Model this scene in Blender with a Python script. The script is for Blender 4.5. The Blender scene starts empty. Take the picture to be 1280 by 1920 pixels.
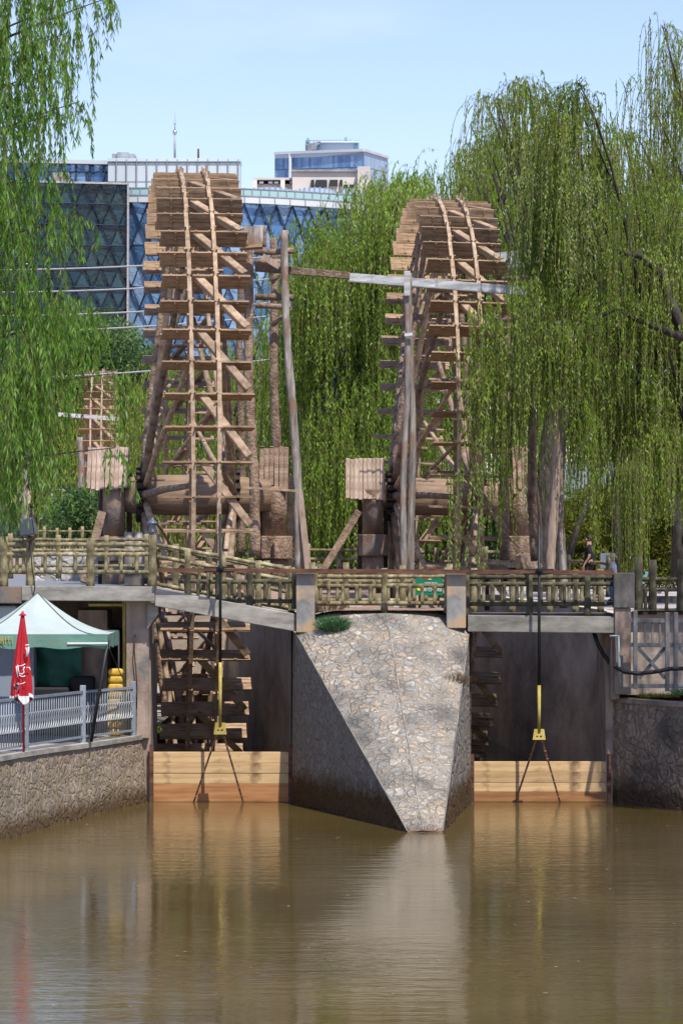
import bpy, math, random
import numpy as np
from mathutils import Vector, Matrix
sc = bpy.context.scene
random.seed(7); RNG = np.random.default_rng(7)
R = math.radians
# ---------------------------------------------------------------- camera
EYE = 5.2                      # camera height above the water
F = 6000.0                     # focal length in photo pixels (1280 x 1920)
HZ = 1027.0                    # horizon row
cam = bpy.data.cameras.new("camera"); cam_o = bpy.data.objects.new("camera", cam)
sc.collection.objects.link(cam_o)
cam_o.location = (0, 0, EYE); cam_o.rotation_euler = (R(90), 0, 0)
cam.sensor_fit = 'VERTICAL'; cam.sensor_height = 24; cam.lens = 24 * F / 1920
cam.shift_y = (HZ - 960) / 1920
cam.clip_start = .5; cam.clip_end = 9000
cam.dof.use_dof = True; cam.dof.focus_distance = 70; cam.dof.aperture_fstop = 6.5
sc.camera = cam_o
# ---------------------------------------------------------------- light
SUN_EL, SUN_AZ = R(58), R(24)          # azimuth: to the right of straight behind the camera
w = bpy.data.worlds.new("World"); sc.world = w; w.use_nodes = True
nt = w.node_tree; nt.nodes.clear()
out = nt.nodes.new('ShaderNodeOutputWorld'); bg = nt.nodes.new('ShaderNodeBackground')
sky = nt.nodes.new('ShaderNodeTexSky'); sky.sky_type = 'NISHITA'; sky.sun_disc = False
sky.sun_elevation = SUN_EL; sky.sun_rotation = math.pi - SUN_AZ
sky.altitude = 1500; sky.air_density = 1.3; sky.dust_density = 1.2; sky.ozone_density = 3.0
bg.inputs[1].default_value = 0.13
# faint thin cloud
geo = nt.nodes.new('ShaderNodeTexCoord'); mp = nt.nodes.new('ShaderNodeMapping')
mp.inputs['Scale'].default_value = (5, 5, 17)
nz = nt.nodes.new('ShaderNodeTexNoise'); nz.inputs['Scale'].default_value = 1.6; nz.inputs['Detail'].default_value = 6
nz.inputs['Roughness'].default_value = .55
rmp = nt.nodes.new('ShaderNodeValToRGB')
rmp.color_ramp.elements[0].position = .50; rmp.color_ramp.elements[0].color = (0, 0, 0, 1)
rmp.color_ramp.elements[1].position = .80; rmp.color_ramp.elements[1].color = (.22, .22, .22, 1)
mx = nt.nodes.new('ShaderNodeMixRGB'); mx.inputs[2].default_value = (6.5, 7.0, 7.6, 1)
L = nt.links.new
L(geo.outputs['Generated'], mp.inputs[0]); L(mp.outputs[0], nz.inputs['Vector']); L(nz.outputs[0], rmp.inputs[0])
L(rmp.outputs[0], mx.inputs[0]); L(sky.outputs[0], mx.inputs[1]); tn = nt.nodes.new('ShaderNodeMixRGB'); tn.blend_type = 'MULTIPLY'; tn.inputs[0].default_value = 1; tn.inputs[2].default_value = (1.03, .935, 1.05, 1)
L(mx.outputs[0], tn.inputs[1]); L(tn.outputs[0], bg.inputs[0]); L(bg.outputs[0], out.inputs[0])
sl = bpy.data.lights.new("sun", 'SUN'); sl.energy = 4.0; sl.angle = R(.53); sl.color = (1, .95, .86)
so = bpy.data.objects.new("sun", sl); sc.collection.objects.link(so)
sdir = Vector((math.sin(SUN_AZ) * math.cos(SUN_EL), -math.cos(SUN_AZ) * math.cos(SUN_EL), math.sin(SUN_EL)))
so.rotation_euler = sdir.to_track_quat('Z', 'Y').to_euler(); so.location = (20, -20, 60)
sc.view_settings.view_transform = 'Standard'; sc.view_settings.look = 'None'
sc.view_settings.exposure = 0.46; sc.view_settings.gamma = 1
sc.cycles.use_adaptive_sampling = True
sc.cycles.max_bounces = 6; sc.cycles.transparent_max_bounces = 4
sc.cycles.caustics_reflective = False; sc.cycles.caustics_refractive = False

def at(px, py, Y):
    return Vector(((px - 640) * Y / F, Y, EYE - (py - HZ) * Y / F))
def zrow(py, Y): return EYE - (py - HZ) * Y / F
def xcol(px, Y): return (px - 640) * Y / F

# ---------------------------------------------------------------- object helpers
WORLD = {}
def link(o):
    sc.collection.objects.link(o); return o
def tag(o, label=None, cat=None, group=None, kind=None):
    if label: o['label'] = label
    if cat: o['category'] = cat
    if group: o['group'] = group
    if kind: o['kind'] = kind
    return o
def empty(name, loc, label, cat, group=None):
    o = link(bpy.data.objects.new(name, None)); o.location = loc; o.empty_display_size = .2
    WORLD[o.name] = Vector(loc); return tag(o, label, cat, group)

class MB:
    def __init__(s): s.v = []; s.f = []; s.sm = []
    def add(s, vs, fs, smooth=False):
        n = len(s.v); s.v += [Vector(v) for v in vs]
        s.f += [tuple(i + n for i in f) for f in fs]; s.sm += [smooth] * len(fs); return s
    def box(s, x0, x1, y0, y1, z0, z1):
        vs = [(x, y, z) for x in (x0, x1) for y in (y0, y1) for z in (z0, z1)]
        return s.add(vs, [(0, 1, 3, 2), (4, 6, 7, 5), (0, 4, 5, 1), (2, 3, 7, 6), (0, 2, 6, 4), (1, 5, 7, 3)])
    def beam(s, p0, p1, w, h, up=(0, 0, 1), jit=0):
        p0 = Vector(p0); p1 = Vector(p1); d = (p1 - p0).normalized(); up = Vector(up)
        sd = d.cross(up)
        if sd.length < 1e-4: sd = d.cross(Vector((0, 1, 0)))
        sd.normalize(); u = sd.cross(d).normalized()
        vs = []
        for p in (p0, p1):
            for a, b in ((-1, -1), (1, -1), (1, 1), (-1, 1)):
                q = p + sd * a * w / 2 + u * b * h / 2
                if jit: q += Vector([random.uniform(-jit, jit) for _ in range(3)])
                vs.append(q)
        return s.add(vs, [(3, 2, 1, 0), (4, 5, 6, 7), (0, 1, 5, 4), (1, 2, 6, 5), (2, 3, 7, 6), (3, 0, 4, 7)])
    def tube(s, pts, rad, n=8, caps=True, smooth=True, wob=0):
        pts = [Vector(p) for p in pts]
        if not hasattr(rad, '__len__'): rad = [rad] * len(pts)
        vs = []; fs = []
        d0 = (pts[1] - pts[0]).normalized()
        a = d0.cross(Vector((0, 0, 1)) if abs(d0.z) < .9 else Vector((0, 1, 0))).normalized()
        for i, p in enumerate(pts):
            if i == 0: d = pts[1] - pts[0]
            elif i == len(pts) - 1: d = pts[-1] - pts[-2]
            else: d = pts[i + 1] - pts[i - 1]
            d.normalize(); a = (a - d * a.dot(d)).normalized(); b = d.cross(a)
            for k in range(n):
                t = 2 * math.pi * k / n; r = rad[i] * (1 + (random.uniform(-wob, wob) if wob else 0))
                vs.append(p + a * math.cos(t) * r + b * math.sin(t) * r)
        m = len(pts)
        for i in range(m - 1):
            for k in range(n):
                k2 = (k + 1) % n
                fs.append((i * n + k, i * n + k2, (i + 1) * n + k2, (i + 1) * n + k))
        s.add(vs, fs, smooth)
        if caps:
            c = len(s.v) - len(vs)
            s.f.append(tuple(c + k for k in range(n))[::-1]); s.sm.append(False)
            s.f.append(tuple(c + (m - 1) * n + k for k in range(n))); s.sm.append(False)
        return s
    def log(s, p0, p1, r0, r1=None, n=9, seg=.35, bend=.02, wob=.09):
        """a rough natural pole between two points"""
        p0 = Vector(p0); p1 = Vector(p1); r1 = r1 or r0
        Ln = (p1 - p0).length; m = max(2, int(Ln / seg)); d = (p1 - p0).normalized()
        a = d.cross(Vector((0, 0, 1)) if abs(d.z) < .9 else Vector((0, 1, 0))).normalized(); b = d.cross(a)
        ph = random.random() * 6; pts = []; rs = []
        for i in range(m + 1):
            t = i / m; e = math.sin(math.pi * t)
            pts.append(p0.lerp(p1, t) + a * math.sin(t * 5 + ph) * bend * e * min(Ln, 3) + b * math.cos(t * 4 + ph) * bend * e * min(Ln, 3))
            rs.append((r0 + (r1 - r0) * t) * random.uniform(1 - wob / 2, 1 + wob / 2))
        return s.tube(pts, rs, n, wob=wob * .6)
    def lathe(s, prof, c=(0, 0, 0), n=20, smooth=True):
        cx, cy, cz = c; vs = []; fs = []
        for r, z in prof:
            for k in range(n):
                t = 2 * math.pi * k / n; vs.append((cx + r * math.cos(t), cy + r * math.sin(t), cz + z))
        for i in range(len(prof) - 1):
            for k in range(n):
                k2 = (k + 1) % n; fs.append((i * n + k, i * n + k2, (i + 1) * n + k2, (i + 1) * n + k))
        s.add(vs, fs, smooth); c0 = len(s.v) - len(vs); m = len(prof)
        s.f.append(tuple(c0 + k for k in range(n))[::-1]); s.sm.append(False)
        s.f.append(tuple(c0 + (m - 1) * n + k for k in range(n))); s.sm.append(False)
        return s
    def grid(s, fn, nu, nv, smooth=True):
        vs = [fn(i / nu, j / nv) for j in range(nv + 1) for i in range(nu + 1)]
        fs = [(j * (nu + 1) + i, j * (nu + 1) + i + 1, (j + 1) * (nu + 1) + i + 1, (j + 1) * (nu + 1) + i)
              for j in range(nv) for i in range(nu)]
        return s.add(vs, fs, smooth)
    def build(s, name, mat, parent=None, label=None, cat=None, group=None, kind=None, bevel=0, origin=None, sub=0):
        vs = s.v
        if origin is None:
            xs = [v.x for v in vs]; ys = [v.y for v in vs]; zs = [v.z for v in vs]
            origin = Vector(((min(xs) + max(xs)) / 2, (min(ys) + max(ys)) / 2, min(zs) if parent is None else (min(zs) + max(zs)) / 2))
        origin = Vector(origin)
        me = bpy.data.meshes.new(name); me.from_pydata([tuple(v - origin) for v in vs], [], s.f)
        me.polygons.foreach_set('use_smooth', s.sm)
        me.materials.append(mat); me.update()
        o = link(bpy.data.objects.new(name, me)); WORLD[o.name] = origin
        if parent is not None:
            o.parent = parent; o.location = origin - WORLD[parent.name]
        else: o.location = origin
        if bevel:
            b = o.modifiers.new('bevel', 'BEVEL'); b.width = bevel; b.segments = 2; b.limit_method = 'ANGLE'
        if sub:
            b = o.modifiers.new('sub', 'SUBSURF'); b.levels = sub; b.render_levels = sub
        return tag(o, label, cat, group, kind)

def kids(o): return [c for c in bpy.data.objects if c.parent == o]
def copy_tree(o, parent=None, kmap=None):
    if kmap is None:
        kmap = {}
        for c in bpy.data.objects:
            if c.parent: kmap.setdefault(c.parent.name, []).append(c)
    c = o.copy(); link(c)
    if parent is not None: c.parent = parent
    for ch in kmap.get(o.name, []): copy_tree(ch, c, kmap)
    return c

# ---------------------------------------------------------------- materials
def lin(c):
    return tuple(((x / 255 + .055) / 1.055) ** 2.4 if x > 10 else x / 255 / 12.92 for x in c) + (1,)
def newmat(name):
    m = bpy.data.materials.new(name); m.use_nodes = True; t = m.node_tree; t.nodes.clear()
    o = t.nodes.new('ShaderNodeOutputMaterial'); p = t.nodes.new('ShaderNodeBsdfPrincipled')
    t.links.new(p.outputs[0], o.inputs[0]); return m, t, p
def noise_mat(name, cols, scale=(2, 2, 2), rough=.85, bump=.4, bscale=(14, 14, 14), bdist=.02, stops=None, detail=6, metal=0, spec=.3,
              patch=None, patchscale=1.2, patchpos=(.55, .68)):
    """cols: base albedo colours (linear) spread over a noise ramp"""
    m, t, p = newmat(name); N = t.nodes.new; K = t.links.new
    tc = N('ShaderNodeTexCoord'); mp = N('ShaderNodeMapping'); mp.inputs['Scale'].default_value = scale
    K(tc.outputs['Object'], mp.inputs[0])
    nz = N('ShaderNodeTexNoise'); nz.inputs['Scale'].default_value = 1; nz.inputs['Detail'].default_value = detail
    nz.inputs['Roughness'].default_value = .62; K(mp.outputs[0], nz.inputs['Vector'])
    r = N('ShaderNodeValToRGB'); cr = r.color_ramp
    n = len(cols); stops = stops or [.3 + .4 * i / (n - 1) for i in range(n)]
    cr.elements[0].position = stops[0]; cr.elements[0].color = (*cols[0], 1)
    cr.elements[1].position = stops[-1]; cr.elements[1].color = (*cols[-1], 1)
    for c, s_ in list(zip(cols, stops))[1:-1]:
        e = cr.elements.new(s_); e.color = (*c, 1)
    K(nz.outputs[0], r.inputs[0]); colout = r.outputs[0]
    oi = N('ShaderNodeObjectInfo'); hs = N('ShaderNodeHueSaturation')
    mr = N('ShaderNodeMapRange'); mr.inputs[3].default_value = .82; mr.inputs[4].default_value = 1.18
    K(oi.outputs['Random'], mr.inputs[0]); K(mr.outputs[0], hs.inputs['Value']); K(colout, hs.inputs['Color']); colout = hs.outputs[0]
    if patch:
        n2 = N('ShaderNodeTexNoise'); n2.inputs['Scale'].default_value = patchscale; n2.inputs['Detail'].default_value = 5
        K(tc.outputs['Object'], n2.inputs['Vector'])
        r2 = N('ShaderNodeValToRGB'); r2.color_ramp.elements[0].position = patchpos[0]; r2.color_ramp.elements[1].position = patchpos[1]
        K(n2.outputs[0], r2.inputs[0]); mxx = N('ShaderNodeMixRGB'); mxx.inputs[2].default_value = (*patch, 1)
        K(r2.outputs[0], mxx.inputs[0]); K(colout, mxx.inputs[1]); colout = mxx.outputs[0]
    K(colout, p.inputs['Base Color'])
    p.inputs['Roughness'].default_value = rough; p.inputs['Metallic'].default_value = metal
    p.inputs['Specular IOR Level'].default_value = spec
    if bump:
        mb_ = N('ShaderNodeMapping'); mb_.inputs['Scale'].default_value = bscale; K(tc.outputs['Object'], mb_.inputs[0])
        nb = N('ShaderNodeTexNoise'); nb.inputs['Scale'].default_value = 1; nb.inputs['Detail'].default_value = 5; K(mb_.outputs[0], nb.inputs['Vector'])
        bp = N('ShaderNodeBump'); bp.inputs['Strength'].default_value = bump; bp.inputs['Distance'].default_value = bdist
        K(nb.outputs[0], bp.inputs['Height']); K(bp.outputs[0], p.inputs['Normal'])
    return m
def plain(name, col, rough=.6, metal=0, spec=.4):
    m, t, p = newmat(name); p.inputs['Base Color'].default_value = (*col, 1)
    p.inputs['Roughness'].default_value = rough; p.inputs['Metallic'].default_value = metal
    p.inputs['Specular IOR Level'].default_value = spec; return m
def rubble(name, stones, mortar, scale, rough=.9, bdist=.05, mw=(.02, .07), wet=None, moss=None, squash=1.0, blotch=None):
    """random stones set in mortar; wet = (z0, z1, colour) silt band given in object height"""
    m, t, p = newmat(name); N = t.nodes.new; K = t.links.new
    tc = N('ShaderNodeTexCoord')
    nz = N('ShaderNodeTexNoise'); nz.inputs['Scale'].default_value = 2.2; nz.inputs['Detail'].default_value = 3
    K(tc.outputs['Object'], nz.inputs['Vector'])
    sub = N('ShaderNodeVectorMath'); sub.operation = 'SUBTRACT'; sub.inputs[1].default_value = (.5, .5, .5); K(nz.outputs['Color'], sub.inputs[0])
    scl = N('ShaderNodeVectorMath'); scl.operation = 'SCALE'; scl.inputs['Scale'].default_value = .42; K(sub.outputs[0], scl.inputs[0])
    ad = N('ShaderNodeVectorMath'); K(tc.outputs['Object'], ad.inputs[0]); K(scl.outputs[0], ad.inputs[1])
    mp = N('ShaderNodeMapping'); mp.inputs['Scale'].default_value = (scale, scale, scale * squash); K(ad.outputs[0], mp.inputs[0])
    v1 = N('ShaderNodeTexVoronoi'); v1.feature = 'DISTANCE_TO_EDGE'; v1.inputs['Scale'].default_value = 1; K(mp.outputs[0], v1.inputs['Vector'])
    v2 = N('ShaderNodeTexVoronoi'); v2.feature = 'F1'; v2.inputs['Scale'].default_value = 1; K(mp.outputs[0], v2.inputs['Vector'])
    sep = N('ShaderNodeSeparateColor'); K(v2.outputs['Color'], sep.inputs[0])
    r = N('ShaderNodeValToRGB'); cr = r.color_ramp; n = len(stones)
    cr.elements[0].color = (*stones[0], 1); cr.elements[0].position = 0; cr.elements[1].color = (*stones[-1], 1); cr.elements[1].position = 1
    for i in range(1, n - 1):
        e = cr.elements.new(i / (n - 1)); e.color = (*stones[i], 1)
    K(sep.outputs[0], r.inputs[0])
    fn = N('ShaderNodeTexNoise'); fn.inputs['Scale'].default_value = 16; fn.inputs['Detail'].default_value = 6; K(tc.outputs['Object'], fn.inputs['Vector'])
    hv = N('ShaderNodeHueSaturation'); mr = N('ShaderNodeMapRange'); mr.inputs[1].default_value = .3; mr.inputs[2].default_value = .7
    mr.inputs[3].default_value = .6; mr.inputs[4].default_value = 1.35
    K(fn.outputs[0], mr.inputs[0]); K(mr.outputs[0], hv.inputs['Value']); K(r.outputs[0], hv.inputs['Color'])
    ed = N('ShaderNodeValToRGB'); ed.color_ramp.elements[0].position = mw[0]; ed.color_ramp.elements[1].position = mw[1]
    wn0 = N('ShaderNodeTexNoise'); wn0.inputs['Scale'].default_value = scale * .55; wn0.inputs['Detail'].default_value = 5; wn0.inputs['Roughness'].default_value = .65
    K(tc.outputs['Object'], wn0.inputs['Vector']); wm0 = N('ShaderNodeMath'); wm0.operation = 'MULTIPLY_ADD'; wm0.inputs[1].default_value = -.75; K(wn0.outputs[0], wm0.inputs[0])
    wa0 = N('ShaderNodeMath'); wa0.operation = 'ADD'; wa0.inputs[1].default_value = .345; K(v1.outputs['Distance'], wa0.inputs[0]); K(wa0.outputs[0], wm0.inputs[2])
    K(wm0.outputs[0], ed.inputs[0])
    mx = N('ShaderNodeMixRGB'); mx.inputs[1].default_value = (*mortar, 1); K(ed.outputs[0], mx.inputs[0]); K(hv.outputs[0], mx.inputs[2])
    col = mx.outputs[0]
    if blotch:
        bn = N('ShaderNodeTexNoise'); bn.inputs['Scale'].default_value = blotch[1]; bn.inputs['Detail'].default_value = 6; K(tc.outputs['Object'], bn.inputs['Vector'])
        br = N('ShaderNodeValToRGB'); br.color_ramp.elements[0].position = .47; br.color_ramp.elements[1].position = .68
        br.color_ramp.elements[1].color = (blotch[2],) * 3 + (1,)
        K(bn.outputs[0], br.inputs[0]); bm = N('ShaderNodeMixRGB'); bm.inputs[2].default_value = (*blotch[0], 1)
        K(br.outputs[0], bm.inputs[0]); K(col, bm.inputs[1]); col = bm.outputs[0]
    if wet:
        sp = N('ShaderNodeSeparateXYZ'); K(tc.outputs['Object'], sp.inputs[0])
        wn = N('ShaderNodeTexNoise'); wn.inputs['Scale'].default_value = 3.5; wn.inputs['Detail'].default_value = 5; K(tc.outputs['Object'], wn.inputs['Vector'])
        ma = N('ShaderNodeMath'); ma.operation = 'MULTIPLY_ADD'; ma.inputs[1].default_value = .5; K(wn.outputs[0], ma.inputs[0]); K(sp.outputs['Z'], ma.inputs[2])
        wr = N('ShaderNodeMapRange'); wr.inputs[1].default_value = wet[0] + .25; wr.inputs[2].default_value = wet[1] + .25
        wr.inputs[3].default_value = 1; wr.inputs[4].default_value = 0; K(ma.outputs[0], wr.inputs[0])
        wm = N('ShaderNodeMixRGB'); wm.inputs[2].default_value = (*wet[2], 1); K(wr.outputs[0], wm.inputs[0]); K(col, wm.inputs[1]); col = wm.outputs[0]
    K(col, p.inputs['Base Color']); p.inputs['Roughness'].default_value = rough; p.inputs['Specular IOR Level'].default_value = .25
    hm = N('ShaderNodeMath'); hm.operation = 'MULTIPLY_ADD'; hm.inputs[1].default_value = .35
    e2 = N('ShaderNodeMapRange'); e2.inputs[1].default_value = 0; e2.inputs[2].default_value = .16; e2.interpolation_type = 'SMOOTHSTEP'
    K(wm0.outputs[0], e2.inputs[0]); K(fn.outputs[0], hm.inputs[0]); K(e2.outputs[0], hm.inputs[2])
    bp = N('ShaderNodeBump'); bp.inputs['Strength'].default_value = 1; bp.inputs['Distance'].default_value = bdist
    K(hm.outputs[0], bp.inputs['Height']); K(bp.outputs[0], p.inputs['Normal'])
    return m
def leaf_mat(name, c0, c1, c2, trans=.35, pale=None):
    m, t, p = newmat(name); N = t.nodes.new; K = t.links.new
    a = N('ShaderNodeAttribute'); a.attribute_name = 'tint'
    r = N('ShaderNodeValToRGB'); cr = r.color_ramp
    cr.elements[0].color = (*c0, 1); cr.elements[1].color = (*c2, 1); cr.elements[1].position = .93
    e = cr.elements.new(.5); e.color = (*c1, 1)
    if pale:
        e = cr.elements.new(.95); e.color = (*pale, 1)
    K(a.outputs['Fac'], r.inputs[0]); K(r.outputs[0], p.inputs['Base Color']); p.inputs['Roughness'].default_value = .6
    p.inputs['Specular IOR Level'].default_value = .08
    tr = N('ShaderNodeBsdfTranslucent'); K(r.outputs[0], tr.inputs[0]); ms = N('ShaderNodeMixShader'); ms.inputs[0].default_value = trans
    o = [n for n in t.nodes if n.type == 'OUTPUT_MATERIAL'][0]
    K(p.outputs[0], ms.inputs[1]); K(tr.outputs[0], ms.inputs[2]); K(ms.outputs[0], o.inputs[0]); return m

M = {}
M['wood'] = noise_mat('weathered brown timber', [(.14, .09, .055), (.31, .205, .125), (.46, .33, .215)], scale=(2.2, 16, 16), bump=.5, bscale=(6, 60, 60), bdist=.01)
M['wood_pale'] = noise_mat('sun-bleached plank', [(.22, .155, .115), (.36, .265, .205), (.46, .36, .29)], scale=(14, 14, 2), bump=.5, bscale=(50, 50, 5), bdist=.01)
M['rim'] = noise_mat('bent pole wood', [(.17, .115, .075), (.34, .24, .16), (.47, .36, .26)], scale=(5, 5, 5), bump=.5, bscale=(25, 25, 25), bdist=.012)
M['mud'] = noise_mat('mud-caked log', [(.10, .068, .048), (.24, .165, .118), (.36, .265, .20)], scale=(5, 5, 3), bump=1, bscale=(16, 16, 16), bdist=.05, rough=.95)
M['grey_log'] = noise_mat('grey weathered pole', [(.10, .085, .075), (.28, .245, .22), (.50, .46, .42)], scale=(11, 11, 1.3), bump=.8, bscale=(30, 30, 4), bdist=.03, patch=(.24, .15, .10), patchscale=1.3, patchpos=(.5, .62))
M['bearing'] = noise_mat('silted concrete column', [(.11, .075, .055), (.22, .15, .11), (.32, .235, .18)], scale=(2.5, 2.5, 1.4), bump=.7, bscale=(10, 10, 10), bdist=.03, patch=(.19, .17, .16), patchscale=.9)
M['drum'] = noise_mat('smooth round axle timber', [(.12, .08, .055), (.22, .15, .10), (.32, .23, .16)], scale=(1.0, 8, 8), bump=.4, bscale=(4, 25, 25), bdist=.01)
M['dark_wood'] = noise_mat('dark wet timber', [(.015, .012, .01), (.05, .038, .03), (.09, .065, .05)], scale=(5, 5, 5), bump=.6, bdist=.02)
M['zinc'] = noise_mat('grey weathered gutter board', [(.20, .20, .20), (.42, .42, .42), (.62, .62, .61)], scale=(1.2, 6, 9), rough=.7, bump=.3)
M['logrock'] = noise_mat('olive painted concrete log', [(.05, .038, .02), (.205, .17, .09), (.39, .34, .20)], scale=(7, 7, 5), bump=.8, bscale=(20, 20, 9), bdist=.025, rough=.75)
M['logshade'] = noise_mat('shaded olive concrete log', [(.025, .024, .015), (.075, .07, .042), (.14, .125, .08)], scale=(7, 7, 5), bump=.8, bscale=(20, 20, 9), bdist=.025, rough=.8)  # darker copy of the olive log, fence shade painted into the colour
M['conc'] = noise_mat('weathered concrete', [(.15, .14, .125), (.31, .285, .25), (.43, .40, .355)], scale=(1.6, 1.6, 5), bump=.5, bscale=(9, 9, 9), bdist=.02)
M['conc_dark'] = noise_mat('dark grey concrete', [(.04, .04, .04), (.095, .09, .085), (.17, .155, .145)], scale=(2.5, 2.5, 1.4), bump=.5, bscale=(9, 9, 9), bdist=.02, patch=(.20, .14, .10), patchscale=1.1, patchpos=(.6, .72))
M['conc_post'] = noise_mat('grey post with flaking ochre paint', [(.17, .17, .17), (.275, .265, .25), (.35, .335, .31)], scale=(3, 3, 2), bump=.4, bdist=.01, patch=(.43, .30, .18), patchscale=2.6, patchpos=(.44, .58))
M['conc_brown'] = noise_mat('pinkish stained concrete', [(.17, .125, .10), (.33, .25, .20), (.42, .34, .28)], scale=(3, 3, 1.2), bump=.5, bdist=.02, patch=(.16, .15, .14), patchscale=1.0)
M['pit'] = noise_mat('silt streaked channel wall', [(.19, .15, .115), (.37, .30, .235), (.52, .44, .36)], scale=(.35, .35, .9), bump=.7, bscale=(1.6, 1.6, 5), bdist=.04)
M['rust'] = noise_mat('rusty steel', [(.05, .026, .02), (.12, .056, .035), (.20, .10, .06)], scale=(3, 9, 9), rough=.8, bump=.3)
M['black'] = noise_mat('greased black steel', [(.010, .010, .012), (.025, .025, .028)], scale=(8, 8, 8), rough=.45, bump=.3, bscale=(3, 3, 120), bdist=.01)
M['yellow'] = noise_mat('yellow painted steel', [(.30, .22, .03), (.48, .38, .09), (.55, .46, .16)], scale=(8, 8, 3), rough=.6, bump=.2)
M['brace'] = noise_mat('rust-brown iron strap', [(.10, .05, .03), (.25, .13, .08), (.34, .24, .18)], scale=(12, 12, 12), rough=.85, bump=.4)
M['paving_left'] = noise_mat('blue grey paving', [(.17, .18, .20), (.26, .26, .28)], scale=(1, 1, 1), bump=.3)
M['paving_right'] = noise_mat('pink grey paving', [(.30, .26, .25), (.42, .37, .355)], scale=(.7, .7, 1), bump=.3)
M['dirt'] = noise_mat('red brown silt ground', [(.20, .12, .085), (.33, .22, .16), (.38, .27, .2)], scale=(1.5, 1.5, 1), bump=.7, bdist=.05)
M['paleblock'] = noise_mat('pale stone', [(.35, .33, .31), (.55, .52, .49)], scale=(4, 4, 4), bump=.5)
M['iron_grey'] = noise_mat('blue grey painted iron', [(.20, .225, .26), (.29, .32, .36)], scale=(6, 6, 6), rough=.5, bump=.2, patch=(.16, .11, .08), patchscale=5, patchpos=(.66, .75))
M['bark'] = noise_mat('willow bark', [(.018, .015, .012), (.05, .042, .034), (.09, .075, .06)], scale=(8, 8, 3), bump=1, bscale=(22, 22, 6), bdist=.04)
M['twig'] = noise_mat('olive twig', [(.10, .085, .03), (.16, .15, .05)], scale=(2, 2, 2), bump=0)

def text_mesh(txt, size, extrude=.004):
    cu = bpy.data.curves.new('lettering', 'FONT'); cu.body = txt; cu.size = size; cu.extrude = extrude
    cu.align_x = 'CENTER'; cu.align_y = 'CENTER'
    o = link(bpy.data.objects.new('tmp', cu)); dg = bpy.context.evaluated_depsgraph_get()
    me = bpy.data.meshes.new_from_object(o.evaluated_get(dg)); bpy.data.objects.remove(o); return me
def lettering(name, txt, size, loc, parent, mat, rot=(math.pi / 2, 0, 0), label=None, sx=1.0):
    me = text_mesh(txt, size); me.materials.clear(); me.materials.append(mat)
    o = link(bpy.data.objects.new(name, me)); o.parent = parent; o.location = Vector(loc) - WORLD[parent.name]; o.rotation_euler = rot
    o.scale = (sx, 1, 1)
    WORLD[o.name] = Vector(loc)
    if label: o['label'] = label
    return o

M['conc_mid'] = noise_mat('darkened grey concrete', [(.08, .075, .065), (.19, .178, .155), (.29, .27, .24)], scale=(1.3, 1.3, 4), bump=.5, bscale=(9, 9, 9), bdist=.02)
# ================================================================ WATER AND GROUND
def water_mat():
    m, t, p = newmat('silty river water'); N = t.nodes.new; K = t.links.new
    tc = N('ShaderNodeTexCoord')
    p.inputs['Roughness'].default_value = .06; p.inputs['IOR'].default_value = 1.33; p.inputs['Specular IOR Level'].default_value = .6
    cn = N('ShaderNodeTexNoise'); cn.inputs['Scale'].default_value = .25; cn.inputs['Detail'].default_value = 5; K(tc.outputs['Object'], cn.inputs['Vector'])
    r = N('ShaderNodeValToRGB'); r.color_ramp.elements[0].position = .3; r.color_ramp.elements[0].color = (.076, .053, .016, 1)
    r.color_ramp.elements[1].position = .7; r.color_ramp.elements[1].color = (.114, .082, .027, 1)
    K(cn.outputs[0], r.inputs[0]); K(r.outputs[0], p.inputs['Base Color'])
    def ns(sx, sy, detail, rough=.5):
        mp = N('ShaderNodeMapping'); mp.inputs['Scale'].default_value = (sx, sy, 1); K(tc.outputs['Object'], mp.inputs[0])
        n = N('ShaderNodeTexNoise'); n.inputs['Scale'].default_value = 1; n.inputs['Detail'].default_value = detail
        n.inputs['Roughness'].default_value = rough; n.inputs['Distortion'].default_value = .3; K(mp.outputs[0], n.inputs['Vector']); return n.outputs[0]
    a = ns(.9, 2.6, 4, .5); b = ns(.35, .6, 2); c = ns(4, 11, 3)
    # ripples stronger in gusty patches
    g = N('ShaderNodeMapRange'); g.inputs[1].default_value = .38; g.inputs[2].default_value = .62; g.inputs[3].default_value = .5; g.inputs[4].default_value = 1.8
    gn = N('ShaderNodeTexNoise'); gn.inputs['Scale'].default_value = .12; K(tc.outputs['Object'], gn.inputs['Vector']); K(gn.outputs[0], g.inputs[0])
    m1 = N('ShaderNodeMath'); m1.operation = 'MULTIPLY_ADD'; m1.inputs[1].default_value = .4; K(c, m1.inputs[0]); K(a, m1.inputs[2])
    m2 = N('ShaderNodeMath'); m2.operation = 'MULTIPLY'; K(m1.outputs[0], m2.inputs[0]); K(g.outputs[0], m2.inputs[1])
    bp = N('ShaderNodeBump'); bp.inputs['Strength'].default_value = 1; bp.inputs['Distance'].default_value = .0085
    K(m2.outputs[0], bp.inputs['Height']); K(bp.outputs[0], p.inputs['Normal']); return m
M['water'] = water_mat()
wmb = MB(); wmb.add([(-160, -120, 0), (160, -120, 0), (160, 93, 0), (-160, 93, 0)], [(0, 1, 2, 3)])
wmb.build('water', M['water'], kind='structure', origin=(0, 0, 0))

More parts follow.
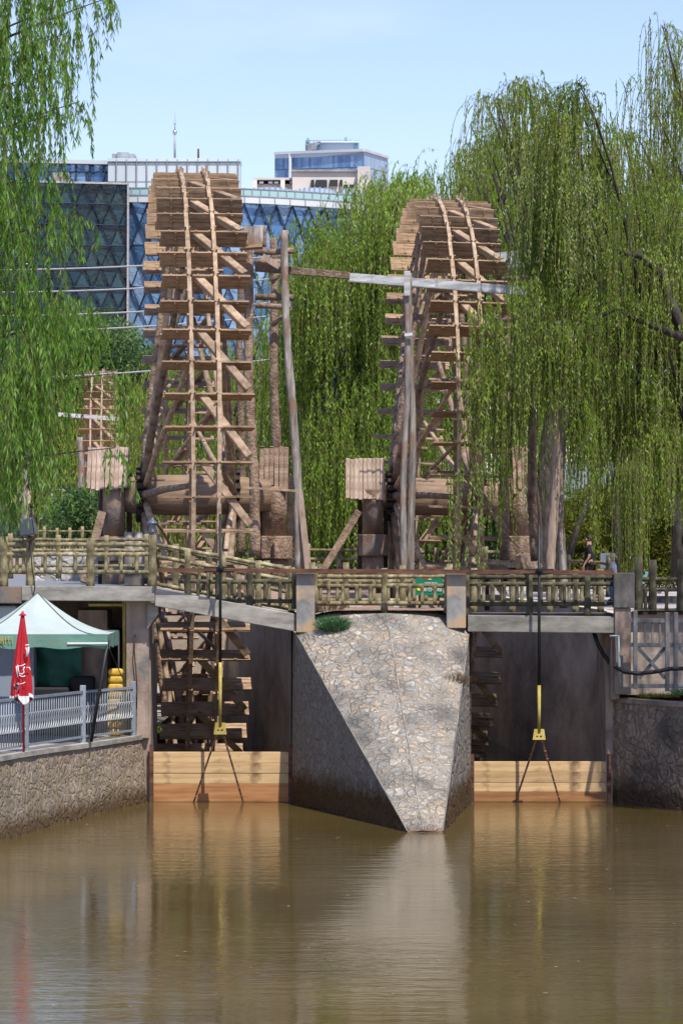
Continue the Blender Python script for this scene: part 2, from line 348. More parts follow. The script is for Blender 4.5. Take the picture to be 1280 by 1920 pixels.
fl_ = MB(); rf = random.Random(9)
for i in range(150):
    Yw = rf.choice((rf.uniform(36, 66), rf.uniform(57, 65.3))); xw = rf.uniform(-.11, .11) * Yw
    if -1.1 < xw < 2.75 and Yw > 58.3 or xw < -5.2 and Yw > 55 or xw < -4.2 and Yw > 62 or xw > 5.3 and Yw > 62: continue
    a = rf.uniform(0, 6.28); s_ = rf.uniform(.007, .02); c_, d_ = math.cos(a) * s_, math.sin(a) * s_
    fl_.add([(xw - c_ * 2, Yw - d_ * 2, .006), (xw + d_, Yw - c_, .008), (xw + c_ * 2, Yw + d_ * 2, .006), (xw - d_, Yw + c_, .008)], [(0, 1, 2, 3)])
fl_.build('floating_flecks', noise_mat('leaf flecks', [(.16, .13, .05), (.42, .38, .26)], scale=(5, 5, 5), bump=0), label='tiny pale leaf flecks and foam bits scattered over the brown water', cat='leaf litter', kind='stuff')
# pit (channel) outlines in plan, front to back
T1, T2 = .098, .076
PIT1 = [(-3.97, 67.9, -1.02, 67.9), (-3.97 - T1 * 22, 90, -1.02 - T1 * 22, 90)]
PIT2 = [(1.25, 67.9, 5.42, 67.9), (.45, 94, 5.42 - T2 * 26, 94)]
ZR, ZL = 3.92, 4.35
def plan(mb, quads, z):
    for q in quads: mb.add([(x, y, z) for x, y in q], [tuple(range(len(q)))])
# middle / whole far ground: brown silt by the wheels
g = MB()
plan(g, [[(-1.02, 65.05), (2.62, 65.05), (2.62, 67.9), (-1.02, 67.9)],
         [(-1.02, 67.9), (1.25, 67.9), (.45 + .12, 90), (-1.02 - T1 * 22, 90)],
         [(-3.97 - T1 * 22, 90), (.57, 90), (.45, 94), (-3.97 - T1 * 22, 94)],
         [(-300, 94), (300, 94), (2500, 3000), (-2500, 3000)]], ZR)
g.build('ground', M['dirt'], kind='structure', origin=(0, 65, ZR))
g = MB()
plan(g, [[(5.42, 67.9), (60, 67.9), (60, 94), (5.42 - T2 * 26, 94)], [(5.42, 65.02), (60, 65.02), (60, 67.9), (5.42, 67.9)]], ZR + .01)
plan(g, [[(3.45, 94), (60, 94), (60, 118), (3.45, 118)]], ZR + .01)
g.build('plaza_paving', M['paving_right'], kind='structure', origin=(6, 65, ZR))
g = MB()
g.add([(-60, 65.0, ZL), (-3.97, 65.0, ZL), (-3.97, 67.9, ZL), (-3.97 - T1 * 22, 90, ZL), (-3.97 - T1 * 22, 100, ZL), (-60, 100, ZL),
       (-60, 100, ZR - .1), (-3.97 - T1 * 22, 100, ZR - .1)], [(0, 1, 2, 3, 4, 5), (5, 4, 7, 6)])
g.build('raised_paving', M['paving_left'], kind='structure', origin=(-6, 65, ZL))

# ---- channel walls
def slabwall(name, label, plan_pts, z0, z1, mat, cat='wall', th=None, group=None):
    mb = MB()
    for (x0, y0), (x1, y1) in zip(plan_pts, plan_pts[1:]):
        mb.add([(x0, y0, z0), (x1, y1, z0), (x1, y1, z1), (x0, y0, z1)], [(0, 1, 2, 3)])
    return mb.build(name, mat, label=label, cat=cat, group=group)
slabwall('channel_wall', 'dark silt-streaked channel wall on the right of the left sluice, behind the paddles', [(-1.03, 65.5), (-1.03, 67.9), (-1.02 - T1 * 22, 90)], -.8, ZR - .02, M['pit'])
slabwall('channel_wall', 'channel wall in deep shade on the left of the left wheel pit', [(-3.97 - T1 * 22, 90), (-3.97, 67.9), (-3.97, 65.6)], -.8, ZL - .02, M['pit'])
slabwall('channel_wall', 'dark end wall closing the left wheel pit', [(-1.02 - T1 * 22, 90), (-3.97 - T1 * 22, 90)], -.8, ZR, M['pit'])
slabwall('channel_wall', 'broad blackened channel wall right of the right sluice, behind the black cable', [(5.43, 65.5), (5.43, 67.9), (5.42 - T2 * 26, 94)], -.8, ZR - .02, M['pit'])
slabwall('channel_wall', 'channel wall hidden behind the cobbled pier beside the right wheel', [(2.66, 65.6), (1.25, 67.9), (.45, 94)], -.8, ZR - .02, M['pit'])
slabwall('channel_wall', 'dark end wall closing the right wheel pit', [(5.42 - T2 * 26, 94), (.45, 94)], -.8, ZR, M['pit'])

mb = MB(); mb.box(5.40, 5.56, 65.45, 67.9, -.7, 3.58); mb.build('channel_jamb', M['conc_brown'], label='brown concrete jamb at the right edge of the right sluice opening', cat='wall')
# ---- cutwater pier with cobbled top
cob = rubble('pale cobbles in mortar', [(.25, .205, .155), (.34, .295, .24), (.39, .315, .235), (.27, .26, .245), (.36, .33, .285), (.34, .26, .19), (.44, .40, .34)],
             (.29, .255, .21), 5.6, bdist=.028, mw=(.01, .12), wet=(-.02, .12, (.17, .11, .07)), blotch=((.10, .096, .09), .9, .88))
side = rubble('dark rendered stone', [(.23, .205, .175), (.27, .24, .205), (.21, .19, .17)], (.23, .205, .175), 4.2, bdist=.03,
              wet=(.45, .8, (.085, .05, .022)))
pier = empty('stone_pier', (0.8, 64, 0), 'wedge-shaped stone pier with sloping cobbled top between the two sluice gates', 'pier')
A = Vector((-.93, 64.95, zrow(1187, 64.95))); B = Vector((2.58, 64.95, zrow(1190, 64.95))); C = Vector((.90, 65.05, zrow(1150, 65.05)))
T0 = Vector((1.205, 58.5, 0)); T1_ = Vector((1.85, 58.5, 0)); TC = Vector((1.49, 58.5, .03))
def cobtop(u, v):
    a = A.lerp(T0, v); b = B.lerp(T1_, v); c = C.lerp(TC, v); s_ = abs(2 * u - 1)
    p = a.lerp(c, u * 2) if u < .5 else c.lerp(b, u * 2 - 1)
    crown = max(0, 1 - v * 2.6)                       # broad rounded crown at the top, sharp ridge below
    p.z += crown * .30 * (s_ - s_ ** 3.5) + .06 * math.sin(math.pi * min(1, v * 2.5)) * (1 - s_ ** 2)
    if 0 < v < 1: p.z += (math.sin(u * 37 + v * 11) * math.sin(v * 71 + u * 5) * .010 + random.uniform(-.008, .008))
    return p
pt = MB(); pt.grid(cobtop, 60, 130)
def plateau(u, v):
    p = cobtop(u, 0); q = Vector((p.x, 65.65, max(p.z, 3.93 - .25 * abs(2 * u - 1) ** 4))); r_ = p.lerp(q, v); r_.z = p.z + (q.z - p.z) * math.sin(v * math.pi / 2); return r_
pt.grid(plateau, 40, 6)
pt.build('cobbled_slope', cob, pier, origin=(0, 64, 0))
def pside(P, Q, x_off, y_end):
    def fn(u, v):
        top = P.lerp(Q, u); 
        base = Vector((top.x, top.y, -.7))
        return base.lerp(top, v)
    return fn
bl = Vector((-1.04, 65.5, 0)); br = Vector((2.66, 65.6, 0))
pl = MB()
def wallgrid(mb, top0, top1, base0, base1, nu=30, nv=20, amp=.02):
    def fn(u, v):
        t = Vector(top0).lerp(Vector(top1), u); b_ = Vector(base0).lerp(Vector(base1), u); p = b_.lerp(t, v)
        if 0 < u < 1 and 0 < v < 1: p += Vector((random.uniform(-amp, amp), random.uniform(-amp, amp), 0))
        return p
    mb.grid(fn, nu, nv)
wallgrid(pl, A, T0 + Vector((0, 0, 0)), (-1.04, 65.4, -.7), (1.18, 58.42, -.7))
pl.add([A, (-1.04, 65.4, -.7), (-1.04, 65.6, -.7), (-1.0, 65.6, 3.5)], [(0, 1, 2, 3)])
pl.build('side_wall', side, pier, origin=(0, 64, 0))
pl = MB(); wallgrid(pl, T1_, B, (1.87, 58.42, -.7), (2.66, 65.4, -.7))
pl.build('side_wall', side, pier, origin=(0, 64, 0))
pl = MB(); pl.add([T0 + Vector((0, 0, .004)), T1_ + Vector((0, 0, .004)), (1.87, 58.42, -.7), (1.18, 58.42, -.7)], [(0, 3, 2, 1)])
pl.build('nose', M['conc_brown'], pier)
# smooth mortar edging along the slope
e = MB()
for P, Q, s_ in ((A, T0, -1), (B, T1_, 1)):
    e.beam(P + Vector((0, 0, .015)), Q + Vector((0, 0, .02)), .022, .02)
e.build('edging', M['conc_mid'], pier, bevel=.01)
e = MB(); pts = [C.lerp(TC, t) + Vector((0, 0, .06 * math.sin(math.pi * min(1, t * 2.5)) + .006)) for t in [i / 30 for i in range(31)]]
e.tube(pts, .014, 6); e.build('ridge_joint', M['conc'], pier)

# ---- retaining walls
def retaining(name, label, base, top, mat, capmat, capw=.45):
    root = empty(name, (base[0][0], base[0][1], 0), label, 'wall')
    mb = MB(); n = len(base)
    for i in range(n - 1):
        b0, b1, t0, t1 = Vector(base[i]), Vector(base[i + 1]), Vector(top[i]), Vector(top[i + 1])
        wallgrid(mb, t0, t1, b0, b1, 14, 16, .012)
    mb.build('stonework', mat, root, origin=(base[0][0], base[0][1], 0))
    cb = MB(); rr = []
    for i in range(n):
        a = Vector(top[max(0, i - 1)]); b = Vector(top[min(n - 1, i + 1)]); d = (b - a); nn = Vector((-d.y, d.x, 0)).normalized()
        p = Vector(top[i]); rr.append((p - nn * .04, p + nn * capw))
    for i in range(n - 1):
        (a0, a1), (b0, b1) = rr[i], rr[i + 1]; h = Vector((0, 0, .09))
        cb.add([a0, b0, b1, a1, a0 + h, b0 + h, b1 + h, a1 + h], [(4, 5, 6, 7), (0, 1, 5, 4), (2, 3, 7, 6)])
    cb.build('coping', capmat, root); return root
lwall = rubble('tan river stone wall', [(.27, .20, .14), (.36, .28, .195), (.42, .335, .24), (.31, .26, .21), (.25, .21, .17), (.38, .30, .21)],
               (.31, .245, .18), 5.6, bdist=.02, mw=(.02, .12), wet=(.15, .45, (.11, .07, .035)), blotch=((.10, .095, .03), .9, .35))
rwall = rubble('brown rendered stone wall', [(.28, .22, .17), (.35, .275, .21), (.24, .20, .16)], (.21, .165, .13), 4.2, bdist=.022, wet=(.25, .55, (.07, .045, .03)),
               blotch=((.06, .055, .05), .6, .8))
LW = [(-3.98, 65.9), (-4.64, 63.3), (-5.02, 61.8), (-5.42, 60.2), (-5.78, 58.5), (-6.1, 56.9), (-7.0, 53), (-9, 47), (-14, 40), (-40, 30)]
lt = [1.28, 1.30, 1.32, 1.35, 1.38, 1.40, 1.42, 1.45, 1.5, 1.5]
base = [(x + .12 * 1, y - .06, -.7) for x, y in LW]; top = [(x, y, z) for (x, y), z in zip(LW, lt)]
retaining('retaining_wall', 'curving tan river-stone retaining wall under the grey metal railing', base[::-1], top[::-1], lwall, M['conc'])
RW = [(5.50, 65.6), (5.62, 65.2), (6.2, 64.1), (6.85, 63.0), (8.5, 60), (14, 50), (40, 40)]
base = [(x, y, -.7) for x, y in RW]; top = [(x, y, 2.05) for x, y in RW]
retaining('retaining_wall', 'brown rendered stone retaining wall at the right bank below the timber-look balustrade', base, top, rwall, M['conc_brown'], .3)
# terrace floors
g = MB(); g.add([(x, y, z + .03) for (x, y), z in zip(LW, lt)] + [(-40, 90, 1.4), (-4.0, 90, 1.3)], [tuple(range(len(LW) + 2))[::-1]])
g.build('terrace', M['conc'], kind='structure')
g = MB(); g.add([(x + .05, y, 2.06) for x, y in RW] + [(40, 70, 2.06), (5.5, 70, 2.06)], [tuple(range(len(RW) + 2))])
g.build('bank_soil', M['dirt'], kind='structure')

# ================================================================ BRIDGES
def kerb(pts, h, y0, y1):
    mb = MB()
    for (x0, z0), (x1, z1) in zip(pts, pts[1:]):
        vs = [(x0, y0, z0 - h), (x1, y0, z1 - h), (x1, y0, z1), (x0, y0, z0), (x0, y1, z0 - h), (x1, y1, z1 - h), (x1, y1, z1), (x0, y1, z0)]
        mb.add(vs, [(0, 1, 2, 3), (5, 4, 7, 6), (3, 2, 6, 7), (4, 5, 1, 0), (0, 3, 7, 4), (1, 5, 6, 2)])
    return mb
br1 = empty('concrete_bridge', (-6.5, 66.4, 1.3), 'grey concrete footbridge over the striped canopy at the left', 'bridge')
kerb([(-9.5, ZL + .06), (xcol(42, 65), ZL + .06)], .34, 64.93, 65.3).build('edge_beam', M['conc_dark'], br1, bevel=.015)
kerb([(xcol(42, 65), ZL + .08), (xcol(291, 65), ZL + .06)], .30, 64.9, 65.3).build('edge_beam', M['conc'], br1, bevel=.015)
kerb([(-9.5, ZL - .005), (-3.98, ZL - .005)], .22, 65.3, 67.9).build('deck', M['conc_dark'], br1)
x0, x1 = xcol(236, 65.3), xcol(279, 65.3)
m_ = MB(); m_.box(x0, x1, 65.4, 66.4, 1.3, 4.12); m_.build('pillar', M['conc_brown'], br1, bevel=.02)
m_ = MB(); m_.add([(x1 - .02, 65.2, 4.08), (x1 + .2, 65.2, 4.08), (x1 + .2, 65.2, 3.85), (x1 - .02, 65.2, 3.55), (x1 - .02, 66.3, 4.08), (x1 + .2, 66.3, 4.08), (x1 + .2, 66.3, 3.85), (x1 - .02, 66.3, 3.55)],
       [(0, 3, 2, 1), (4, 5, 6, 7), (1, 2, 6, 5), (3, 7, 6, 2)]); m_.build('corbel', M['conc'], br1)
m_ = MB(); m_.add([(xcol(262, 65.6), 65.55, 0), (xcol(283, 65.6), 65.55, 0), (xcol(283, 65.6), 65.55, 3.2), (xcol(275, 65.6), 65.55, 3.45), (xcol(262, 65.6), 65.55, 2.9)], [(0, 1, 2, 3, 4)])
m_.add([(xcol(283, 65.6), 65.55, -.7), (xcol(283, 65.6), 67.9, -.7), (xcol(283, 65.6), 67.9, 3.2), (xcol(283, 65.6), 65.55, 3.2)], [(0, 1, 2, 3)])
m_.build('abutment', M['conc_brown'], br1)
br2 = empty('concrete_bridge', (-2.5, 66.4, 3.4), 'sloping grey concrete footbridge crossing in front of the left waterwheel', 'bridge')
P0, P1 = (xcol(291, 65) + .005, zrow(1103, 65)), (xcol(554, 65), zrow(1151, 65))
kerb([P0, P1], .36, 64.92, 65.25).build('edge_beam', M['conc'], br2, bevel=.015)
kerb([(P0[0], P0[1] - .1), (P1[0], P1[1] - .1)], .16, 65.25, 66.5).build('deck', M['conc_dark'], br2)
kerb([P0, P1], .36, 66.5, 66.7).build('edge_beam', M['conc'], br2, bevel=.015)
br3 = empty('concrete_bridge', (4, 66.4, 3.4), 'level concrete footbridge across the right sluice opening', 'bridge')
kerb([(xcol(876, 65), zrow(1153, 65)), (xcol(1152, 65), zrow(1156, 65))], .34, 64.92, 65.25).build('edge_beam', M['conc_mid'], br3, bevel=.015)  # front beam in a darker concrete colour: tree shade painted in
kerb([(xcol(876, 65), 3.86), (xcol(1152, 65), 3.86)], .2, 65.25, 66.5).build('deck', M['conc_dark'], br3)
kerb([(xcol(876, 65), zrow(1153, 65)), (xcol(1152, 65), zrow(1156, 65))], .34, 66.5, 66.7).build('edge_beam', M['conc'], br3, bevel=.015)

# big square posts
def sqpost(px0, px1, py0, py1, mat, label, Y=64.8, d=.4):
    mb = MB(); mb.box(xcol(px0, Y), xcol(px1, Y), Y, Y + d, zrow(py1, Y), zrow(py0, Y))
    return mb.build('concrete_post', mat, label=label, cat='post', bevel=.015)
sqpost(555, 590, 1073, 1186, M['conc_post'], 'square concrete post with ochre stains at the upper left corner of the pier')
sqpost(837, 873, 1075, 1178, M['conc_post'], 'square concrete post with peeling ochre paint at the upper right corner of the pier')
sqpost(1150, 1189, 1074, 1140, M['conc_dark'], 'black concrete post with shade put into its colour at the right end of the rusty beam')  # the post's shade is put into its dark concrete colour
sqpost(1152, 1182, 1140.4, 1302, M['conc_brown'], 'tall brown streaked pillar under the black post right of the right sluice', 64.85)
sqpost(1144, 1161, 1188, 1312, M['conc_brown'], 'short stub pillar on the right edge of the right sluice opening', 65.0, .3)
# rusty beam across
m_ = MB(); m_.beam(at(294, 1069, 64.7), at(1150, 1073.5, 64.7), .09, .085)
m_.build('rusty_beam', M['rust'], label='long rusty steel beam running over the posts in front of the fences', cat='beam')

# ================================================================ LOG FENCES
def log_fence(label, p0, p1, posts, rails=(.87, .64, .28), hpost=.98, nb=3, mat='logrock', r=.07, rr=.044, group='log-look concrete fences', bal=True, flare=False):
    """p0,p1: base points; posts: fractions along; rails: heights"""
    p0, p1 = Vector(p0), Vector(p1); root = empty('log_fence', p0.lerp(p1, .5), label, 'fence', None)
    for f in posts:
        b = p0.lerp(p1, f); mb = MB(); h = hpost * random.uniform(.97, 1.04)
        rad = [r * 1.5 if flare else r * 1.15, r * (1.15 if flare else 1.02), r, r * .95, r, r * .96]
        pts = [b + Vector((0, 0, -.02)), b + Vector((0, 0, h * .15)), b + Vector((.01, 0, h * .4)), b + Vector((-.008, 0, h * .6)), b + Vector((.006, 0, h * .85)), b + Vector((0, 0, h))]
        mb.tube(pts, rad, 10, wob=.06); mb.build('post', M[mat], root)
    ln = (p1 - p0).length
    for hgt in rails:
        mb = MB(); n = max(4, int(ln / .3)); pts = []; rad = []
        for i in range(n + 1):
            t = i / n; pts.append(p0.lerp(p1, t) + Vector((0, 0, hgt + random.uniform(-.008, .008)))); rad.append(rr * random.uniform(.85, 1.12))
        mb.tube(pts, rad, 8, wob=.06); mb.build('rail', M[mat], root)
    if bal:
        lo, hi = rails[-1], rails[-2]; fr = sorted(posts)
        for a, b in zip(fr, fr[1:]):
            for k in range(nb):
                t = a + (b - a) * (k + 1) / (nb + 1); q = p0.lerp(p1, t); mb = MB()
                zz = [lo, lo + (hi - lo) * .2, lo + (hi - lo) * .8, hi]
                mb.tube([q + Vector((0, 0, z)) for z in zz], [rr * 1.25, rr * .82, rr * .82, rr * 1.25], 8, wob=.05)
                mb.build('baluster', M[mat], root)
    return root
s65 = 65 / F
# left bridge, front
def fr(pxs, a, b): return [(p - a) / (b - a) for p in pxs]
log_fence('olive log-look fence along the front edge of the left bridge, above the striped canopy', at(-60, 1104, 65.1), at(286, 1104, 65.1), fr([-60, 8, 57, 170, 286], -60, 286),
          rails=(.90, .70, .34), hpost=1.06, nb=3, r=.085)
log_fence('olive log-look fence behind it on the left bridge, in front of the pale wall', at(-60, 1083, 67.6), at(275, 1083, 67.6), fr([-60, 20, 110, 200, 275], -60, 275),
          rails=(.80, .58, .25), hpost=.90, nb=2, r=.055, rr=.034)
# sloping front fence
log_fence('olive log-look fence whose rails slope down to the right from the lantern post', at(294, 1113, 65.7), at(553, 1160, 65.7), fr([352, 418, 484, 546], 294, 553),
          rails=(1.0, .76, .20), hpost=1.02, nb=2)
log_fence('olive fence darkened by painted-in shade just under the rusty beam, left of the pier', at(335, 1140, 65.12), at(555, 1140, 65.12), fr([352, 410, 468, 553], 335, 555),
          rails=(.54, .14), hpost=.78, nb=2, mat='logshade')
log_fence('sloping fence on the far edge of the left sluice bridge', at(300, 1098, 66.6), at(545, 1146, 66.6), fr([330, 392, 470, 500, 540], 300, 545), rails=(.80, .40), hpost=.95, nb=1, bal=False)
log_fence('olive log-look fence on top of the cobbled pier between the two square posts', at(590, 1147, 65.2), at(838, 1147, 65.2), fr([592, 720, 836], 590, 838)[1:2] + [0.0, 1.0],
          rails=(.72, .53, .175), hpost=.90, nb=4)
log_fence('second olive fence a few steps behind the pier fence', at(585, 1152, 67.7), at(842, 1152, 67.7), fr([585, 648, 754, 842], 585, 842), rails=(.90, .70, .30), hpost=1.06, nb=3)
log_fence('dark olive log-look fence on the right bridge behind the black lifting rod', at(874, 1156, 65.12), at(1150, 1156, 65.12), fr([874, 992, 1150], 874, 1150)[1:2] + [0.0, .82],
          rails=(.80, .66, .26), hpost=.84, nb=4, mat='logshade')
log_fence('olive fence on the far edge of the right bridge', at(880, 1150, 66.6), at(1130, 1150, 66.6), fr([888, 960, 1030, 1078, 1125], 880, 1130), rails=(.84, .60, .22), hpost=.92, nb=3)
log_fence('grey olive log-look fence at the far right beyond the black post', at(1190, 1150, 65.3), at(1330, 1150, 65.3), fr([1196, 1222, 1275], 1190, 1330), rails=(.70, .48, .06), hpost=1.12, nb=1, mat='logshade', r=.085)
log_fence('brown log-look fence crossing behind the wheels in the middle distance', at(545, 1086, 88), at(760, 1086, 88), [0, .15, .42, .6, .85, 1], rails=(.80, .55, .2), hpost=.95, nb=0, mat='logrock', bal=False)
log_fence('log-look fence behind the right wheel', at(775, 1092, 85), at(985, 1092, 85), [0.05, .2, .36, .5, .64, .8, .97], rails=(.80, .55), hpost=.92, bal=False)
log_fence('pale log-look fence behind the man in black', at(1040, 1108, 84), at(1140, 1118, 78), [0, .25, .6, 1], rails=(.80, .45), hpost=.98, bal=False, mat='logrock')
log_fence('yellow bamboo-look fence far behind the left bearing hut', at(60, 1062, 118), at(345, 1062, 118), [i / 12 for i in range(13)], rails=(1.3, .95, .2), hpost=1.45, nb=3, r=.06, rr=.035)
# ================================================================ WATERWHEELS
WR = 7.5; NP = 64
def make_wheel(label):
    root = empty('water_wheel', (0, 0, 0), label, 'waterwheel', 'tall wooden waterwheels')
    X = Vector((1, 0, 0))
    # axle drum
    mb = MB(); prof = [(-1.75, .36), (-1.5, .42), (-1.2, .45), (-.5, .475), (.2, .47), (.9, .45), (1.4, .42), (1.85, .36)]
    mb.tube([(x, 0, 0) for x, r in prof], [r for x, r in prof], 28, wob=.012); mb.build('axle', M['drum'], root, origin=(0, 0, 0))
    for xo in (-1.16, 1.0):
        mb = MB()
        for k in range(18):
            a = 2 * math.pi * k / 18; d = Vector((0, -math.cos(a), math.sin(a)))
            mb.beam(X * (xo - .13) + d * .52, X * (xo + .11) + d * .52, .12, .24, up=d, jit=.012)
        mb.build('hub', M['dark_wood'], root, origin=(0, 0, 0))
    # rims with pegs
    for xo, rr in ((-.32, WR + .03), (.24, WR + .03), (-.34, WR - .52), (.26, WR - .52)):
        mb = MB(); n = NP; w_ = .088 if rr > WR else .08
        for k in range(n):
            a0 = 2 * math.pi * (k - .04) / n; a1 = 2 * math.pi * (k + 1.04) / n
            q = random.uniform(-.012, .012); j = random.uniform(-.012, .012)
            p0 = Vector((xo + q, -math.cos(a0) * (rr + j), math.sin(a0) * (rr + j))); p1 = Vector((xo + q, -math.cos(a1) * (rr + j), math.sin(a1) * (rr + j)))
            mb.beam(p0, p1, w_, .055, up=(p0 + p1).normalized(), jit=.006)
            if rr > WR:
                for sx in (-1, 1):
                    if random.random() < .85:
                        d = Vector((0, -math.cos(a0), math.sin(a0))); b = Vector((xo + sx * .045, 0, 0)) + d * (rr - .1)
                        mb.beam(b, b + d * random.uniform(.16, .27), .03, .035, up=X)
        mb.build('rim', M['rim'], root, origin=(0, 0, 0))
    # paddles
    prot = []
    for v in range(4):
        mb = MB(); o1 = random.uniform(-.03, .03); o2 = random.uniform(-.03, .03); U = (0, -1, 0)
        mb.beam((-.95 + o1, -(WR - .105), 0), (.95 + o1, -(WR - .105), 0), .042, .205, up=U, jit=.004)
        mb.beam((-.95 + o2, -(WR - .318), .002), (.95 + o2, -(WR - .318), .002), .036, .205, up=U, jit=.004)
        for xs in (-.62, .72): mb.beam((xs - .02, -(WR - .20), -.028), (xs + .02, -(WR - .20), -.028), .03, .34, up=U)
        for xs in (-.78, -.2, .62, -.5, .1):
            mb.beam((xs, -(WR - .03), .01), (xs + .05, -(WR - .03), .01), .05, .07, up=U)
        o = mb.build('paddle', M['wood'] if v < 3 else M['wood'], root, origin=(0, 0, 0)); prot.append(o)
    for k in range(NP):
        o = prot[k % 4] if k < 4 else link(prot[random.randrange(4)].copy())
        if k >= 4: o.parent = root
        o.rotation_euler = (-(2 * math.pi * k / NP) + random.uniform(-.003, .003), random.uniform(-.004, .004), random.uniform(-.006, .006))
    # slanting scoops
    sp_ = []
    for v in range(3):
        mb = MB(); da = 2 * math.pi / NP; r = WR - .09
        def pt_(x, a, rad=r): return Vector((x, -math.cos(a) * rad, math.sin(a) * rad))
        a0 = .25 * da; a1 = -1.62 * da
        p0, p1 = pt_(-.14, a0, r + .03), pt_(.86 + random.uniform(-.04, .04), a1, r + .05); up = Vector((0, -1, 0))
        mb.beam(p0, p1, .15, .03, up=up)
        sd = (p1 - p0).normalized().cross(up).normalized()
        mb.beam(p0 + sd * .07 - up * .06, p1 + sd * .07 - up * .06, .03, .13, up=up)
        sp_.append(mb.build('scoop', M['rim'], root, origin=(0, 0, 0)))
    for k in range(NP // 2):
        o = sp_[k] if k < 3 else link(sp_[random.randrange(3)].copy()); o.parent = root
        o.rotation_euler = (-(2 * math.pi * (2 * k + .8) / NP), 0, 0)
    # spokes
    pr = []
    for v, (xh, xr, rad) in enumerate(((-1.12, -.40, .085), (.96, .32, .08), (-1.1, -.36, .07), (.96, .30, .065))):
        mb = MB(); mb.log((xh, -.42, 0), (xr, -(WR - .25), 0), rad * 1.15, rad * .75, n=8, seg=.6, bend=.009); pr.append(mb.build('spoke', M['mud' if v < 2 else 'rim'], root, origin=(0, 0, 0)))
    NS = 16
    for k in range(NS * 2):
        base = pr[(k % 2) + (2 if (k // 2) % 2 else 0)]
        o = base if k < 4 else link(base.copy()); o.parent = root
        o.rotation_euler = (-(2 * math.pi * ((k // 2) + .25 * (k % 2)) / NS + random.uniform(-.03, .03)), 0, 0)
    # cross rungs and slanting struts inside
    mb = MB(); mb.beam((-.52, -(WR - .62), 0), (.46, -(WR - .62), 0), .05, .07, up=(0, -1, 0)); ru = mb.build('rung', M['rim'], root, origin=(0, 0, 0))
    mb = MB(); mb.beam((-.7, -WR * .62, 0), (.62, -WR * .62, 0), .06, .08, up=(0, -1, 0)); ru2 = mb.build('rung', M['mud'], root, origin=(0, 0, 0))
    mb = MB(); mb.log((-.75, -WR * .5, -.3), (.25, -(WR - .5), .4), .05, .04, n=6, seg=.8, bend=.01); st = mb.build('strut', M['rim'], root, origin=(0, 0, 0))
    for b, n in ((ru, 26), (ru2, 12), (st, 8)):
        for k in range(n):
            o = b if k == 0 else link(b.copy()); o.parent = root; o.rotation_euler = (-2 * math.pi * (k + .3) / n, 0, 0)
    return root
wheel1 = make_wheel('left tall wooden waterwheel rising in front of the glass building')
wheel2 = copy_tree(wheel1); wheel3 = copy_tree(wheel1)
wheel1.location = (-3.51, 75, zrow(928, 75)); wheel1.rotation_euler = (R(1.1), 0, R(5.4))
wheel2['label'] = 'right tall wooden waterwheel half hidden by the hanging willow'
wheel2.location = (2.40, 81.2, zrow(932, 81.2)); wheel2.rotation_euler = (R(2.6), R(1.5), R(4.6))
wheel3['label'] = 'small distant waterwheel seen through the willow leaves at the far left'
wheel3.location = (-13.3, 176, zrow(951, 176)); wheel3.rotation_euler = (R(1), 0, R(3))

# ---- bearings
def bearing(label, px, Y, rows, rw=.26, huts=None, octo=False, mat='bearing'):
    """rows: y of top, collar top, collar bottom, foot"""
    t, c0, c1, f = rows; b = at(px, f, Y); root = empty('axle_pier', b, label, 'pier')
    z = lambda r: zrow(r, Y)
    mb = MB(); mb.lathe([(rw, z(c0) - .02), (rw, z(t)), (rw * .96, z(t) + .03)], (b.x, b.y, 0), 20); mb.build('column', M[mat], root)
    mb = MB()
    if octo: mb.lathe([(rw * 1.45, z(c1)), (rw * 1.45, z(c0))], (b.x, b.y, 0), 8, smooth=False)
    else: mb.lathe([(rw * 1.36, z(c1)), (rw * 1.38, z(c0) - .04), (rw * 1.34, z(c0))], (b.x, b.y, 0), 24)
    mb.build('collar', M[mat], root, bevel=.02)
    mb = MB(); mb.lathe([(rw * 1.08, z(f) - .1), (rw * 1.05, z(c1) + .01)], (b.x, b.y, 0), 20); mb.build('foot', M[mat], root)
    # dark timber yoke behind the column
    mb = MB(); mb.box(b.x - rw * 1.5, b.x - rw * 1.05, b.y + .3, b.y + .5, z(f) - .1, z(t) + .3); mb.box(b.x + rw * 1.05, b.x + rw * 1.5, b.y + .3, b.y + .5, z(f) - .1, z(t) + .3)
    mb.build('yoke', M['dark_wood'], root)
    return root
